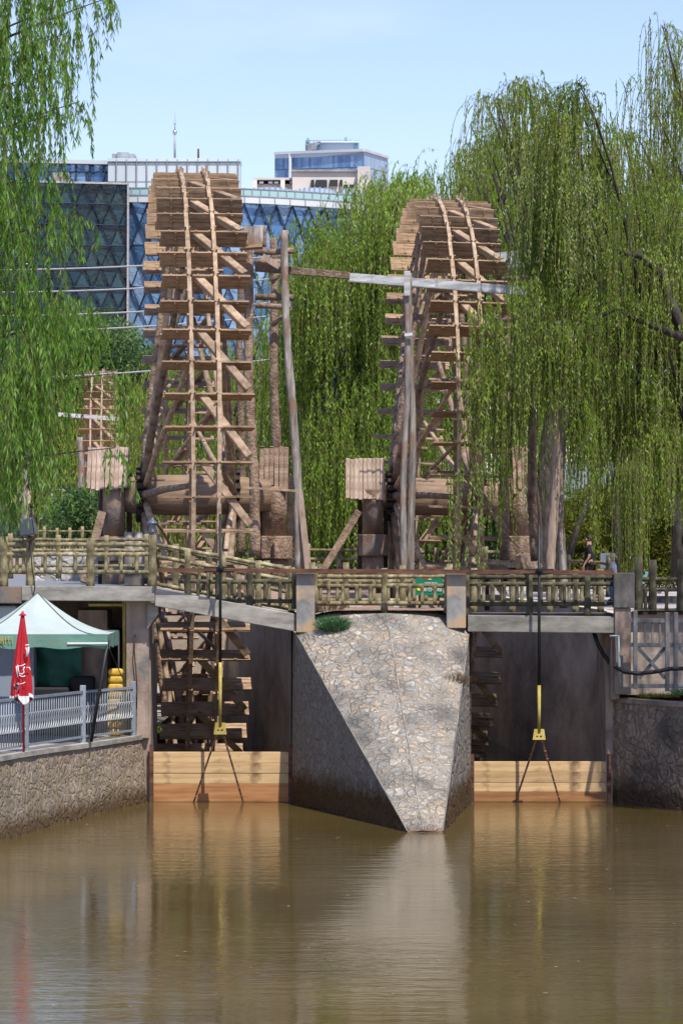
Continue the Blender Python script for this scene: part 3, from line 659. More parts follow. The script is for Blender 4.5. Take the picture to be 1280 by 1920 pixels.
def hut(label, pxa, pxb, ytop, yeave, Y, depth=1.0, mat='wood_pale', n=9, ragged=.02):
    xa, xb = xcol(pxa, Y), xcol(pxb, Y); zt, ze = zrow(ytop, Y + depth / 2), zrow(yeave, Y - .1)
    root = empty('plank_roof', ((xa + xb) / 2, Y, ze), label, 'roof')
    w_ = (xb - xa) / n
    for i in range(n):
        x0 = xa + i * w_
        for s_ in (-1, 1):
            mb = MB(); e = random.uniform(-ragged, ragged) * 2; u = random.uniform(-ragged, ragged) * 2
            yc = Y + depth / 2
            p0 = Vector((x0 + w_ / 2, yc, zt + abs(u))); p1 = Vector((x0 + w_ / 2 + random.uniform(-.008, .008), yc + s_ * (depth / 2 + .05), ze + e))
            lift = Vector((0, s_ * (.028 * (i % 2) + random.uniform(0, .012)), 0)); mb.beam(p0 + lift, p1 + lift, w_ * .9, .03, up=(0, s_, .4), jit=.004)
            mb.build('roof_plank', M[mat], root)
    for x in (xa + .05, xb - .05):
        mb = MB(); yc = Y + depth / 2
        mb.add([(x - .015, Y + .02, ze + .04), (x - .015, Y + depth - .02, ze + .04), (x - .015, yc, zt - .05), (x + .015, Y + .02, ze + .04), (x + .015, Y + depth - .02, ze + .04), (x + .015, yc, zt - .05)],
               [(0, 1, 2), (5, 4, 3), (0, 3, 4, 1), (1, 4, 5, 2), (2, 5, 3, 0)]); mb.build('gable', M['wood'], root)
    return root
bearing('round silted column carrying the left end of the left wheel axle', 214, 74.5, (910, 1006, 1052, 1094), .26)
hut('pale plank roof over the left bearing of the left waterwheel', 162, 240, 841, 917, 74.2)
bearing('muddy round column carrying the right end of the left wheel axle', 515, 75.4, (915, 1005, 1048, 1090), .29, octo=True, mat='mud')
hut('mud-crusted plank box on the right bearing of the left waterwheel', 486, 541, 843, 917, 75.2, mat='mud', n=6, ragged=.05)
bearing('dark stained octagon-collared column at the left end of the right wheel axle', 699, 80.6, (920, 1002, 1042, 1085), .255, octo=True)
hut('small weathered plank roof over the left bearing of the right waterwheel', 648, 721, 862, 935, 80.4)
bearing('muddy square-collared column at the right end of the right wheel axle', 973, 81.5, (920, 1005, 1045, 1085), .26, octo=True, mat='mud')
hut('muddy plank box behind willow strands on the right bearing of the right waterwheel', 944, 995, 845, 922, 81.3, mat='mud', n=6, ragged=.06)
bearing('far small column under the distant bearing roof at the left', 117, 172, (940, 985, 1000, 1060), .28)
hut('tiny pale plank roof of the distant waterwheel at the left', 96, 126, 918, 950, 171.5)
hut('faint plank roof behind the leaves at the left edge', 28, 58, 915, 945, 190)

# ---- poles and frames
def pole(name, label, parts, mat='mud', cat='post', group=None):
    root = None
    mb = MB()
    for p0, p1, r0, r1 in parts: mb.log(p0, p1, r0, r1, n=12, seg=.22, bend=.02, wob=.16)
    return mb.build(name, M[mat], label=label, cat=cat)
# frame right of the left wheel
fr1 = empty('log_trestle', at(520, 1060, 74), 'muddy log frame of posts and cross logs right of the left waterwheel', 'trestle')
def flog(root, a, b, r0, r1=None, mat='mud', name='post', **k):
    mb = MB(); mb.log(a, b, r0, r1, n=12, seg=.22, bend=.02, wob=.16, **k); mb.build(name, M[mat], root)
flog(fr1, at(478, 1042, 71.5), at(466, 452, 72), .125, .09)
flog(fr1, at(527, 1042, 77), at(512, 446, 77), .125, .092, 'mud')
flog(fr1, at(562, 1075, 73.2), at(532, 432, 73.2), .112, .08, 'grey_log')
flog(fr1, at(568, 1075, 73.7), at(556, 840, 73.7), .045, .04, 'wood_pale')
flog(fr1, at(452, 1042, 79.5), at(452, 520, 79.5), .10, .08)
flog(fr1, at(476, 472, 73.5), at(552, 470, 73.5), .075, .07, name='cross_log')
flog(fr1, at(478, 491, 76.5), at(540, 493, 76.5), .07, .065, name='cross_log')
flog(fr1, at(478, 557, 73.5), at(551, 558, 73.5), .075, .07, 'mud', name='cross_log')
flog(fr1, at(478, 573, 76.5), at(545, 574, 76.5), .07, .065, name='cross_log')
flog(fr1, at(508, 528, 75.5), at(530, 505, 75.5), .07, .06, name='brace')
flog(fr1, at(512, 608, 75.5), at(534, 592, 74.5), .06, .05, name='brace')
mb = MB(); mb.beam(at(492, 480, 73.2), at(524, 500, 73.2), .14, .03, up=(0, -1, 0)); mb.build('brace', M['wood_pale'], fr1)
mb = MB(); mb.beam(at(478, 502, 73.8), at(656, 517, 73.8), .2, .16, jit=.006); mb.build('flume_board', M['mud'], fr1, bevel=.01)
mb = MB(); mb.beam(at(455, 914, 71), at(562, 921, 71), .05, .05, jit=.003); mb.build('cross_rail', M['rim'], fr1)
# box trough at the wheel top
tr = empty('wooden_trough', at(480, 462, 71.2), 'short bleached wooden trough on the post beside the left waterwheel', 'trough')
def trough(root, a, b, w_, h, mat):
    a, b = Vector(a), Vector(b); d = (b - a).normalized(); s_ = d.cross(Vector((0, 0, 1))).normalized()
    for k in (-1, 1):
        mb = MB(); mb.beam(a + s_ * k * w_ / 2 + Vector((0, 0, h / 2)), b + s_ * k * w_ / 2 + Vector((0, 0, h / 2)), .035, h, jit=.005); mb.build('side_board', M[mat], root)
    mb = MB(); mb.beam(a + Vector((0, 0, -.015)), b + Vector((0, 0, -.015)), w_ + .02, .03); mb.build('bottom_board', M[mat], root)
trough(tr, at(460, 461, 71.2), at(499, 458, 71.2), .5, .40, 'grey_log')
mb = MB(); mb.beam(at(450, 465, 71.2), at(492, 462, 71.2), .55, .07, jit=.006); mb.build('bearer', M['wood'], tr)
for px in (464, 497):
    mb = MB(); mb.beam(at(px, 459, 70.92), at(px, 428, 70.92), .05, .03); mb.build('cleat', M['wood'], tr)
# long grey gutter between the wheels
gt = empty('long_flume', at(760, 520, 72), 'long grey wooden flume crossing in front of the right waterwheel', 'flume')
a, b = at(656, 522, 73.0), at(990, 548, 72.0)
for k, yy in ((0, -.12), (1, .12)):
    mb = MB(); mb.beam(Vector(a) + Vector((0, yy, .03)), Vector(b) + Vector((0, yy, .03)), .03, .17, jit=.005); mb.build('side_board', M['zinc'], gt)
mb = MB(); mb.beam(Vector(a) + Vector((0, 0, -.065)), Vector(b) + Vector((0, 0, -.065)), .3, .03); mb.build('bottom_board', M['zinc'], gt)
for px in (700, 820, 900):
    t = (px - 656) / 334; q = Vector(a).lerp(Vector(b), t); mb = MB(); mb.box(q.x - .03, q.x + .03, q.y - .15, q.y - .12, q.z - .07, q.z + .12); mb.build('cleat', M['zinc'], gt)
wp = empty('flume_post', at(764, 1118, 69.6), 'peeling white-grey post standing in front of the right waterwheel', 'post')
flog(wp, at(758, 1118, 69.6), at(762, 536, 69.6), .075, .06, 'grey_log'); flog(wp, at(770, 1118, 69.75), at(766, 512, 69.75), .085, .07, 'grey_log')
mb = MB(); mb.beam(at(763, 555, 69.48), at(763, 508, 69.48), .13, .05, up=(0, -1, 0)); mb.build('clamp', M['zinc'], wp)
mb = MB(); mb.beam(at(758, 628, 69.48), at(773, 626, 69.48), .05, .07); mb.build('clamp', M['zinc'], wp)
# frame right of the right wheel
fr2 = empty('log_trestle', at(990, 1055, 78), 'log frame of muddy posts behind the willow right of the right waterwheel', 'trestle')
flog(fr2, at(945, 1050, 77.5), at(934, 505, 77.5), .125, .09)
flog(fr2, at(1003, 1052, 76.5), at(984, 560, 76.5), .12, .08, 'mud')
flog(fr2, at(958, 1050, 83), at(948, 560, 83), .11, .09)
flog(fr2, at(1012, 1055, 76.8), at(1000, 840, 76.8), .05, .045, 'wood_pale')
flog(fr2, at(940, 600, 79), at(1040, 600, 76), .07, .065, name='cross_log')
flog(fr2, at(940, 525, 79), at(1050, 518, 76), .07, .065, name='cross_log')
tr2 = empty('wooden_trough', at(955, 500, 77), 'short bleached trough half hidden by willow at the right wheel top', 'trough')
trough(tr2, at(930, 505, 77), at(978, 500, 77), .5, .38, 'zinc')
pole('leaning_pole', 'thick pale brown pole leaning right of the right waterwheel', [(at(1032, 1140, 68.8), at(1042, 735, 68.8), .105, .085)], 'wood_pale')
pole('grey_pole', 'grey split pole standing close beside the pale leaning pole', [(at(1056, 1140, 69.1), at(1050, 728, 69.1), .10, .08)], 'grey_log')
pole('far_pole', 'thin pole by the distant left waterwheel', [(at(152, 990, 150), at(150, 820, 150), .17, .13)], 'grey_log')
pole('far_pole', 'brown pole at the far left edge behind leaves', [(at(48, 980, 150), at(48, 830, 150), .17, .13)], 'grey_log')
mb = MB(); mb.beam(at(110, 777, 165), at(226, 786, 165), .18, .2); mb.build('far_flume', M['zinc'], label='thin grey flume crossing the distant waterwheel', cat='flume')
def prop(label, a, b, r=.09, mat='mud'):
    mb = MB(); mb.beam(a, b, r * 2, r * 1.2, up=(0, -1, 0), jit=.01); return mb.build('prop_timber', M[mat], label=label, cat='timber')
prop('slanting muddy timber propped against the left bearing of the right waterwheel', at(604, 1070, 79.6), at(672, 958, 80.2), .085)
prop('dark plank leaning against the left bearing of the left waterwheel', at(158, 1092, 73.8), at(192, 960, 74.3), .09)
prop('slanting plank at the foot of the split pole right of the left waterwheel', at(578, 1072, 72.9), at(562, 920, 73.2), .07, 'wood_pale')
prop('pale timber at the foot of the right wheel axle pier', at(1008, 1052, 79.3), at(1000, 985, 80), .05, 'wood_pale')
# plank staging by the wheels
def staging(label, pxa, pxb, py, Y, n=6, d=2.2):
    root = empty('plank_staging', at((pxa + pxb) / 2, py, Y), label, 'planks'); xa, xb = xcol(pxa, Y), xcol(pxb, Y); z = zrow(py, Y)
    for i in range(n):
        x = xa + (xb - xa) * (i + .5) / n; mb = MB(); mb.beam((x, Y, z + random.uniform(-.01, .02)), (x + .05, Y + d, z + random.uniform(-.01, .02)), (xb - xa) / n * .94, .05, jit=.01); mb.build('plank', M['wood_pale'], root)
    mb = MB(); mb.box(xa, xb, Y - .03, Y + .05, z - .16, z - .03); mb.build('edge_board', M['wood_pale'], root)
    for x in (xa + .1, xb - .1):
        mb = MB(); mb.box(x - .06, x + .06, Y + .1, Y + .22, z - 1.2, z - .03); mb.build('leg', M['dark_wood'], root)
staging('pale plank staging beside the right waterwheel behind the fence', 905, 970, 1052, 77.4, 5, 1.6)
staging('pale plank staging behind the right waterwheel', 775, 860, 1056, 91, 6)
staging('low plank staging between the left wheel and its right bearing', 425, 480, 1056, 84, 5)
def stone(label, px, py, Y, s_):
    mb = MB(); c = at(px, py, Y)
    def fn(u, v):
        a = u * 2 * math.pi; t = v * math.pi; r = s_ * (1 + .18 * math.sin(3 * a + v * 5) + .1 * math.sin(5 * t + a))
        return c + Vector((math.cos(a) * math.sin(t) * r, math.sin(a) * math.sin(t) * r * .8, math.cos(t) * r * .7))
    mb.grid(fn, 14, 8); mb.build('stone', M['bearing' if 'brown' in label else 'paleblock'], label=label, cat='stone')
stone('pale boulder behind the pier fence near the left post', 663, 1145, 70, .22)
stone('smaller pale boulder right of the pale boulder behind the pier fence', 680, 1150, 69.5, .13)
stone('round brown boulder beside the right wheel axle pier', 978, 1062, 79, .42)
mb = MB(); c = at(748, 1147, 69.3); mb.box(c.x - .13, c.x + .13, c.y, c.y + .2, c.z - .2, c.z + .13); mb.build('marker_block', M['paleblock'], label='small white marker block behind the pier fence', cat='block', bevel=.03)
mb = MB(); mb.box(xcol(236, 71), xcol(270, 71), 70.6, 71.2, ZL, ZL + .36); mb.build('concrete_block', M['conc_dark'], label='low grey concrete block behind the left bridge fence', cat='block', bevel=.02)
for px, lb in ((258, 'left'), (272, 'right')):
    pass
pb = MB(); c = at(262, 1095, 70.9)
for dx, rr, mt in ((-.22, .12, 0), (0, .13, 0), (.2, .11, 0)):
    pb.tube([c + Vector((dx, 0, 0)), c + Vector((dx, 0, .6)), c + Vector((dx, 0, 1.15))], rr, 10, wob=.05)
pb.build('stump_cluster', M['grey_log'], label='cluster of three upright grey stumps beside the lantern post', cat='stumps')

# ================================================================ SLUICE GATES
gatewood = noise_mat('fresh pine gate board', [(.40, .25, .12), (.55, .37, .19), (.64, .46, .27)], scale=(.8, 5, 12), bump=.2, bscale=(3, 10, 60), bdist=.006,
                     patch=(.22, .13, .065), patchscale=2.2, patchpos=(.56, .72))
gatewood2 = noise_mat('soaked orange gate board', [(.24, .10, .04), (.38, .18, .075), (.46, .26, .12)], scale=(.8, 5, 12), bump=.2, bscale=(3, 10, 60), bdist=.006)
def gate(label, pxa, pxb, rows, Y, rod, yrod, yblack, yplate, feet, hand):
    root = empty('sluice_gate', (xcol((pxa + pxb) / 2, Y), Y, 0), label, 'sluice gate', 'plank sluice gates')
    xa, xb = xcol(pxa, Y), xcol(pxb, Y)
    for i, (r0, r1) in enumerate(zip(rows, rows[1:])):
        mb = MB(); o = random.uniform(0, .012); mb.box(xa, xb, Y + o, Y + .08 + o, zrow(r1, Y) + .004, zrow(r0, Y)); mb.build('board', gatewood if i < len(rows) - 2 else gatewood2, root, bevel=.006)
    for px in (pxa - .5, pxb + 1.5):
        mb = MB(); x = xcol(px, Y); mb.box(x - .04, x + .04, Y - .06, Y + .02, -.3, zrow(rows[0] - 14, Y)); mb.build('guide_channel', M['rust'], root)
    Yr = 64.58; tp = at(rod, yrod, Yr)
    mb = MB(); mb.tube([tp, at(rod, yblack, Yr)], .030, 10); mb.build('lifting_rod', M['black'], root)
    mb = MB(); mb.tube([at(rod, yblack, Yr), at(rod, yplate[0] + 6, Yr)], .034, 10); mb.build('rod_sleeve', M['yellow'], root)
    mb = MB(); c = at(rod, (yplate[0] + yplate[1]) / 2, Yr); hh = (yplate[1] - yplate[0]) * Yr / F / 2
    mb.add([(c.x - .10, c.y - .01, c.z + hh), (c.x + .10, c.y - .01, c.z + hh), (c.x + .13, c.y - .01, c.z - hh), (c.x - .13, c.y - .01, c.z - hh),
            (c.x - .10, c.y + .02, c.z + hh), (c.x + .10, c.y + .02, c.z + hh), (c.x + .13, c.y + .02, c.z - hh), (c.x - .13, c.y + .02, c.z - hh)],
           [(0, 3, 2, 1), (4, 5, 6, 7), (0, 1, 5, 4), (2, 3, 7, 6), (0, 4, 7, 3), (1, 2, 6, 5)]); mb.build('bracket_plate', M['yellow'], root)
    for fx in feet:
        p0 = at(rod + (3 if fx > rod else -3), yplate[0] + 12, Yr - .02); p1 = at(fx, 1508, Y - .04); mb = MB(); mb.beam(p0, p1, .038, .02, up=(0, -1, 0))
        for k in range(1, 9):
            q = p0.lerp(p1, k / 9); mb.beam(q + Vector((-.024, -.012, 0)), q + Vector((.024, -.012, 0)), .02, .02)
        mb.build('brace', M['brace'], root)
    mb = MB(); q = at(rod, hand, Yr); mb.beam(q + Vector((-.30, 0, 0)), q + Vector((.30, 0, 0)), .05, .03); mb.beam(q + Vector((0, -.2, 0)), q + Vector((0, .1, 0)), .05, .03)
    mb.build('cross_handle', M['black'], root)
    mb = MB(); mb.lathe([(.06, -.08), (.075, -.05), (.075, .0), (.05, .03)], q, 12); mb.build('lifting_nut', M['black'], root)
    return root
gate('left sluice gate of pine boards with a black and yellow lifting rod', 285, 543, (1410, 1431, 1450, 1470, 1504), 65.45, 413, 963, 1242, (1355, 1377), (362, 457), 1064)
gate('right sluice gate of pine boards with a black and yellow lifting rod', 885, 1139, (1428, 1448, 1468, 1485, 1504), 65.45, 1010, 1000 - 15, 1285, (1367, 1387), (964, 1050), 1068)
# ================================================================ FAR BUILDINGS
def glass_mat(name, c0, c1, c2, rough=.08, spec=.8, scale=.15, metal=0.0, bump=.6):
    """tinted curtain wall; colour per panel, slightly wavy panes"""
    m, t, p = newmat(name); N = t.nodes.new; K = t.links.new
    tc = N('ShaderNodeTexCoord'); a = N('ShaderNodeAttribute'); a.attribute_name = 'tint'
    r = N('ShaderNodeValToRGB'); cr = r.color_ramp; cr.elements[0].color = (*c0, 1); cr.elements[1].color = (*c2, 1); e = cr.elements.new(.5); e.color = (*c1, 1)
    K(a.outputs['Fac'], r.inputs[0]); K(r.outputs[0], p.inputs['Base Color'])
    p.inputs['Roughness'].default_value = rough; p.inputs['Specular IOR Level'].default_value = spec; p.inputs['Metallic'].default_value = metal
    n = N('ShaderNodeTexNoise'); n.inputs['Scale'].default_value = scale * 6; n.inputs['Distortion'].default_value = 1.0; K(tc.outputs['Object'], n.inputs['Vector'])
    bp = N('ShaderNodeBump'); bp.inputs['Strength'].default_value = bump; bp.inputs['Distance'].default_value = .35; K(n.outputs[0], bp.inputs['Height']); K(bp.outputs[0], p.inputs['Normal'])
    return m
def tinted(o, rng=None, vals=None):
    me = o.data; at_ = me.attributes.new('tint', 'FLOAT', 'FACE'); n = len(me.polygons)
    v = np.random.default_rng(len(me.vertices)).random(n) if vals is None else np.asarray(vals)
    at_.data.foreach_set('value', v.astype(np.float32))
M['glass_dark'] = glass_mat('dark teal curtain glass', (.008, .026, .034), (.014, .036, .045), (.03, .072, .082), spec=.5, metal=0, rough=.12)
M['glass_blue'] = glass_mat('blue reflective curtain glass', (.03, .09, .19), (.10, .21, .38), (.30, .44, .62), spec=.6, metal=.35, rough=.1)
M['glass_office'] = glass_mat('office blue glass', (.10, .21, .40), (.16, .30, .52), (.28, .43, .64), spec=.5, rough=.2, metal=.2)
M['mullion'] = plain('blue mullion', (.026, .05, .095), .5)
M['white_metal'] = noise_mat('white metal cladding', [(.50, .56, .58), (.62, .67, .69)], scale=(.06, .06, .06), bump=0, rough=.5)
M['pale_glass'] = plain('pale green balustrade glass', (.33, .52, .52), .2, 0, .6)
M['cream'] = noise_mat('cream stone', [(.60, .57, .52), (.72, .69, .64)], scale=(.15, .15, .3), bump=0, rough=.8)
M['greycl'] = noise_mat('grey rooftop steel', [(.18, .20, .23), (.36, .38, .42)], scale=(.5, .5, .5), bump=0)
M['shadowgap'] = plain('dark joint', (.03, .035, .04), .8)
YG = 400
def pxp(px, py, Y): return at(px, py, Y)
def tri_facade(root, corners, ncol, rows, mat, frame_w=.35, jit=.12, vals=None):
    """corners: function (s, t)->point ; triangular glazing, ncol per row"""
    mb = MB(); fr_ = MB(); rr = random.Random(3)
    for j in range(rows):
        t0, t1 = j / rows, (j + 1) / rows; off = .5 if j % 2 else 0
        for i in range(-1, ncol + 1):
            a, b, c = (i + off) / ncol, (i + 1 + off) / ncol, (i + .5 + off) / ncol; d = (i + 1.5 + off) / ncol
            for T in (((a, t1), (b, t1), (c, t0)), ((c, t0), (d, t0), (b, t1))):
                if max(s for s, _ in T) > 1.0001 or min(s for s, _ in T) < -.0001:
                    T = tuple((min(1, max(0, s)), t) for s, t in T)
                    if len({round(s, 4) for s, _ in T}) < 2: continue
                ps = [corners(s, t) + Vector((0, rr.uniform(-jit, jit), 0)) for s, t in T]
                mb.add(ps, [(0, 1, 2)])
                fr_.beam(corners(*T[0]) + Vector((0, -.25, 0)), corners(*T[2]) + Vector((0, -.25, 0)), frame_w, .3, up=(0, -1, 0))
                fr_.beam(corners(*T[1]) + Vector((0, -.25, 0)), corners(*T[2]) + Vector((0, -.25, 0)), frame_w, .3, up=(0, -1, 0))
        fr_.beam(corners(0, t1) + Vector((0, -.25, 0)), corners(1, t1) + Vector((0, -.25, 0)), frame_w, .3, up=(0, -1, 0)) if not vals else None
    o = mb.build('glazing', mat, root); tinted(o); fr_.build('mullions', M['mullion'], root)
th = empty('glass_theatre', at(240, 1060, YG), 'large blue glass building with diamond glazing and a white roof band behind the left waterwheel', 'building')
def cA(s, t):
    p0, p1 = at(-120, 335, YG - 10), at(239, 345, YG - 8); top = p0.lerp(p1, s); return Vector((top.x, top.y, top.z * (1 - t) + 4 * t))
tri_facade(th, cA, 11, 18, M['glass_dark'], .085)
mb = MB(); mb.beam(at(-120, 336, YG - 10.5), at(241, 344.5, YG - 8.5), .3, .22); mb.beam(at(240.5, 343, YG - 8.8), at(238, 1040, YG - 8.8), .2, .3, up=(0, -1, 0)); mb.build('edge_trim', M['zinc'], th)
mb = MB(); p = cA(0, 0); q = cA(1, 0); mb.add([p, q, q + Vector((0, 8, 0)), p + Vector((0, 8, 0)), (q.x, q.y, 4), (q.x, q.y + 8, 4)], [(0, 1, 2, 3), (1, 4, 5, 2)]); mb.build('roof', M['greycl'], th)
def cB(s, t):
    px = 232 + (715 - 232) * s; yt = 380 + 27 * max(0, (s - .35)) ** 1.4 * 1.2; Y = YG - 5 + 18 * (s - .3) ** 2
    top = at(px, yt, Y); return Vector((top.x, top.y, top.z * (1 - t) + 4 * t))
tri_facade(th, cB, 16, 17, M['glass_blue'], .10, jit=.2)
def band(y0, y1, mat, name, off, step=24, gap=.25):
    mb = MB(); gp = MB(); n = int((715 - 232) / step)
    for i in range(n):
        s0, s1 = i / n, (i + 1) / n; P = []
        for s in (s0, s1):
            q = cB(s, 0); k = q.y / F; P.append((q + Vector((0, -off, (y1) * k)), q + Vector((0, -off, (y0) * k))))
        mb.add([P[0][0], P[1][0], P[1][1], P[0][1]], [(0, 1, 2, 3)])
        gp.beam(P[0][0] + Vector((0, -.05, .02)), P[1][0] + Vector((0, -.05, .02)), .1, .08)
        gp.beam(P[0][0] + Vector((0, -.1, 0)), P[0][1] + Vector((0, -.1, 0)), gap, .1, up=(0, -1, 0))
    mb.build(name, mat, th); gp.build(name + '_joints', M['greycl'], th)
band(0, 13, M['white_metal'], 'fascia', .8, 27, .08); band(13, 27, M['pale_glass'], 'glass_balustrade', .5, 16, .08)
mb = MB()
for i in range(24):
    a, b = cB(i / 24, 0), cB((i + 1) / 24, 0); mb.add([a + Vector((0, 0, .8)), b + Vector((0, 0, .8)), b + Vector((0, 60, .8)), a + Vector((0, 60, .8))], [(0, 1, 2, 3)])
mb.build('roof_terrace', M['white_metal'], th)
# white panelled block on the roof
wb = empty('rooftop_block', at(325, 400, YG + 10), 'white panelled block on the roof of the glass building', 'building')
Y = YG + 10; mb = MB(); mb.box(xcol(203, Y), xcol(450, Y), Y, Y + 5, zrow(400, Y), zrow(303, Y)); mb.build('wall', M['white_metal'], wb)
mb = MB(); mb.box(xcol(202, Y), xcol(451, Y), Y - .3, Y + 5.3, zrow(303, Y), zrow(297, Y)); mb.build('parapet', M['white_metal'], wb)
mb = MB()
for px in range(219, 450, 19): mb.box(xcol(px, Y) - .05, xcol(px, Y) + .05, Y - .34, Y - .02, zrow(395, Y), zrow(299, Y))
mb.box(xcol(203, Y), xcol(450, Y), Y - .06, Y - .01, zrow(305, Y) , zrow(304, Y)); mb.box(xcol(203, Y), xcol(450, Y), Y - .06, Y - .01, zrow(341, Y), zrow(340, Y)); mb.build('panel_joints', M['greycl'], wb)
mb = MB(); mb.box(xcol(206, Y), xcol(249, Y), Y + 4, Y + 10, zrow(303, Y), zrow(281, Y)); mb.box(xcol(216, Y), xcol(238, Y), Y + 3.5, Y + 4, zrow(303, Y), zrow(279, Y)); mb.build('plant_box', M['greycl'], wb)
# blue strip behind at far left
bs = empty('rooftop_storey', at(120, 400, YG + 12), 'low glazed blue rooftop storey at the left', 'building')
Y = YG + 12; mb = MB()
for i in range(28):
    a, b = -40 + i * 8.7, -40 + (i + 1) * 8.7
    for y0, y1 in ((306, 322), (322, 345)):
        mb.add([at(a, y1, Y), at(b, y1, Y), at(b, y0, Y), at(a, y0, Y)], [(0, 1, 2, 3)])
tinted(mb.build('glazing', M['glass_blue'], bs)); mb = MB()
for i in range(0, 28, 3): mb.beam(at(-40 + i * 8.7, 345, Y - .2), at(-40 + i * 8.7, 306, Y - .2), .25, .2, up=(0, -1, 0))
mb.beam(at(-40, 322, Y - .2), at(203, 322, Y - .2), .2, .2); mb.build('mullions', M['mullion'], bs)
mb = MB(); mb.beam(at(-40, 300, Y - .3), at(203, 305, Y - .3), .8, .5); mb.box(xcol(-40, Y), xcol(203, Y), Y, Y + 20, zrow(306, Y), zrow(303, Y)); mb.build('roof_edge', M['white_metal'], bs)
mb = MB(); mb.box(xcol(100, Y - 5), xcol(131, Y - 5), Y - 6, Y - 4, zrow(345, Y - 5), zrow(325, Y - 5)); mb.build('rooftop_hut', M['conc'], bs, bevel=.1)
# mast with balls
ms = empty('lightning_mast', at(328, 298, YG + 15), 'slender rooftop mast carrying two metal balls', 'mast')
Y = YG + 15; mb = MB(); mb.tube([at(328, 298, Y), at(328, 250, Y)], .14, 8); mb.tube([at(328, 250, Y), at(328.3, 212, Y)], [.08, .03], 6); mb.build('shaft', M['greycl'], ms)
for py, r_ in ((248, .30), (231, .15)):
    mb = MB(); c = at(328, py, Y); mb.lathe([(r_ * math.sin(t), -r_ * math.cos(t)) for t in [.05 + i * 3.04 / 8 for i in range(9)]], c, 12); mb.build('ball', plain('steel ball', (.5, .5, .52), .25, .9), ms)
mb = MB(); mb.tube([at(372, 299, Y), at(372, 279, Y)], .13, 8); mb.build('roof_pipe', M['rust'], label='short dark pipe standing on the white roof block', cat='pipe')
# barrel roofs + cream building + office
cr_ = empty('cream_building', at(600, 380, 520), 'cream building with arched openings and barrel roofs behind the glass building', 'building')
def cbox(root, name, px0, px1, py0, py1, Y, d, mat, **k):
    mb = MB(); mb.box(xcol(px0, Y), xcol(px1, Y), Y, Y + d, zrow(py1, Y), zrow(py0, Y)); return mb.build(name, mat, root, **k)
cbox(cr_, 'wall', 548, 693, 320, 500, 520, 30, M['cream']); cbox(cr_, 'cornice', 546, 680, 318, 321.5, 519.5, 30, M['greycl'])
cbox(cr_, 'corner_tower', 670, 694, 312, 500, 518, 25, M['cream'])
cbox(cr_, 'low_wing', 474, 552, 333, 337, 521, 20, M['cream']); cbox(cr_, 'low_wing', 474, 482, 337, 500, 521, 20, M['cream'])
cbox(cr_, 'low_wing', 526, 534, 337, 500, 521, 20, M['cream']); cbox(cr_, 'low_wing', 476, 550, 345, 500, 522, 20, M['cream'])
for a, b, c, d in ((583, 589, 337, 352), (592, 613, 337, 356), (618, 633, 337, 348), (637, 642, 337, 348), (644, 652, 346, 352), (655, 662, 346, 352)):
    cbox(cr_, 'opening', a, b, c, d, 519.4, .55, M['shadowgap'])
for a in (486, 503, 514, 543): cbox(cr_, 'opening', a, a + 8, 339, 344, 521.2, .6, M['greycl'])
mb = MB()
for i in range(12):
    a = math.pi * i / 24; mb.beam(at(684 + 6 * math.cos(a * 2 - 1), 330 - 8 * math.sin(a * 2), 517.7), at(684 + 6 * math.cos((a + .13) * 2 - 1), 330 - 8 * math.sin((a + .13) * 2), 517.7), .12, .1)
mb.build('arch_trim', M['greycl'], cr_)
br_ = empty('barrel_roof', at(560, 380, 430), 'pale blue metal barrel roofs rising above the glass balustrade', 'roof')
for a, b, yb, yt in ((452, 560, 368, 351), (540, 640, 372, 352), (620, 690, 378, 354)):
    mb = MB(); n = 16; Yb = 425
    for i in range(n):
        t0, t1 = math.pi * i / n, math.pi * (i + 1) / n
        P = [at((a + b) / 2 - (b - a) / 2 * math.cos(t), yb - (yb - yt) * math.sin(t), Yb) for t in (t0, t1)]
        mb.add([P[0], P[1], P[1] + Vector((0, 40, 0)), P[0] + Vector((0, 40, 0))], [(0, 1, 2, 3)], True); mb.add([P[0], P[1], (P[1].x, P[1].y, P[1].z - 3), (P[0].x, P[0].y, P[0].z - 3)], [(3, 2, 1, 0)])
    mb.build('vault', plain('pale blue roof metal', (.42, .50, .66), .4, .1), br_)
    mb = MB()
    for i in range(1, n):
        t = math.pi * i / n; P = at((a + b) / 2 - (b - a) / 2 * math.cos(t), yb - (yb - yt) * math.sin(t) - .4, Yb - .05); mb.beam(P, P + Vector((0, 40, 0)), .25, .2); mb.beam(P + Vector((0, -.05, 0)), Vector((P.x, P.y - .05, P.z - 2.5)), .12, .1, up=(0, -1, 0))
    mb.build('ribs', M['greycl'], br_)
of = empty('office_block', at(620, 450, 620), 'distant blue glass office block with a white rooftop storey', 'building')
Y = 620; PW = lambda px, py, yy=Y: at(px, py, yy)
ca, cb_, cc = at(515, 288, 620), at(682, 282, 605), at(727, 296, 660)
def face(root, A_, B_, z1, cols, rowsd, mat, name='glazing'):
    mb = MB(); n = cols; h0 = A_.z; h1 = B_.z
    for r_ in rowsd:
        for i in range(n):
            s0, s1 = i / n, (i + 1) / n; f0 = lambda s, t: Vector((A_.x + (B_.x - A_.x) * s, A_.y + (B_.y - A_.y) * s, (h0 + (h1 - h0) * s) - t))
            mb.add([f0(s0, r_[1]), f0(s1, r_[1]), f0(s1, r_[0]), f0(s0, r_[0])], [(0, 1, 2, 3)])
    tinted(mb.build(name, mat, root))
mb = MB(); back = Vector((0, 60, 0))
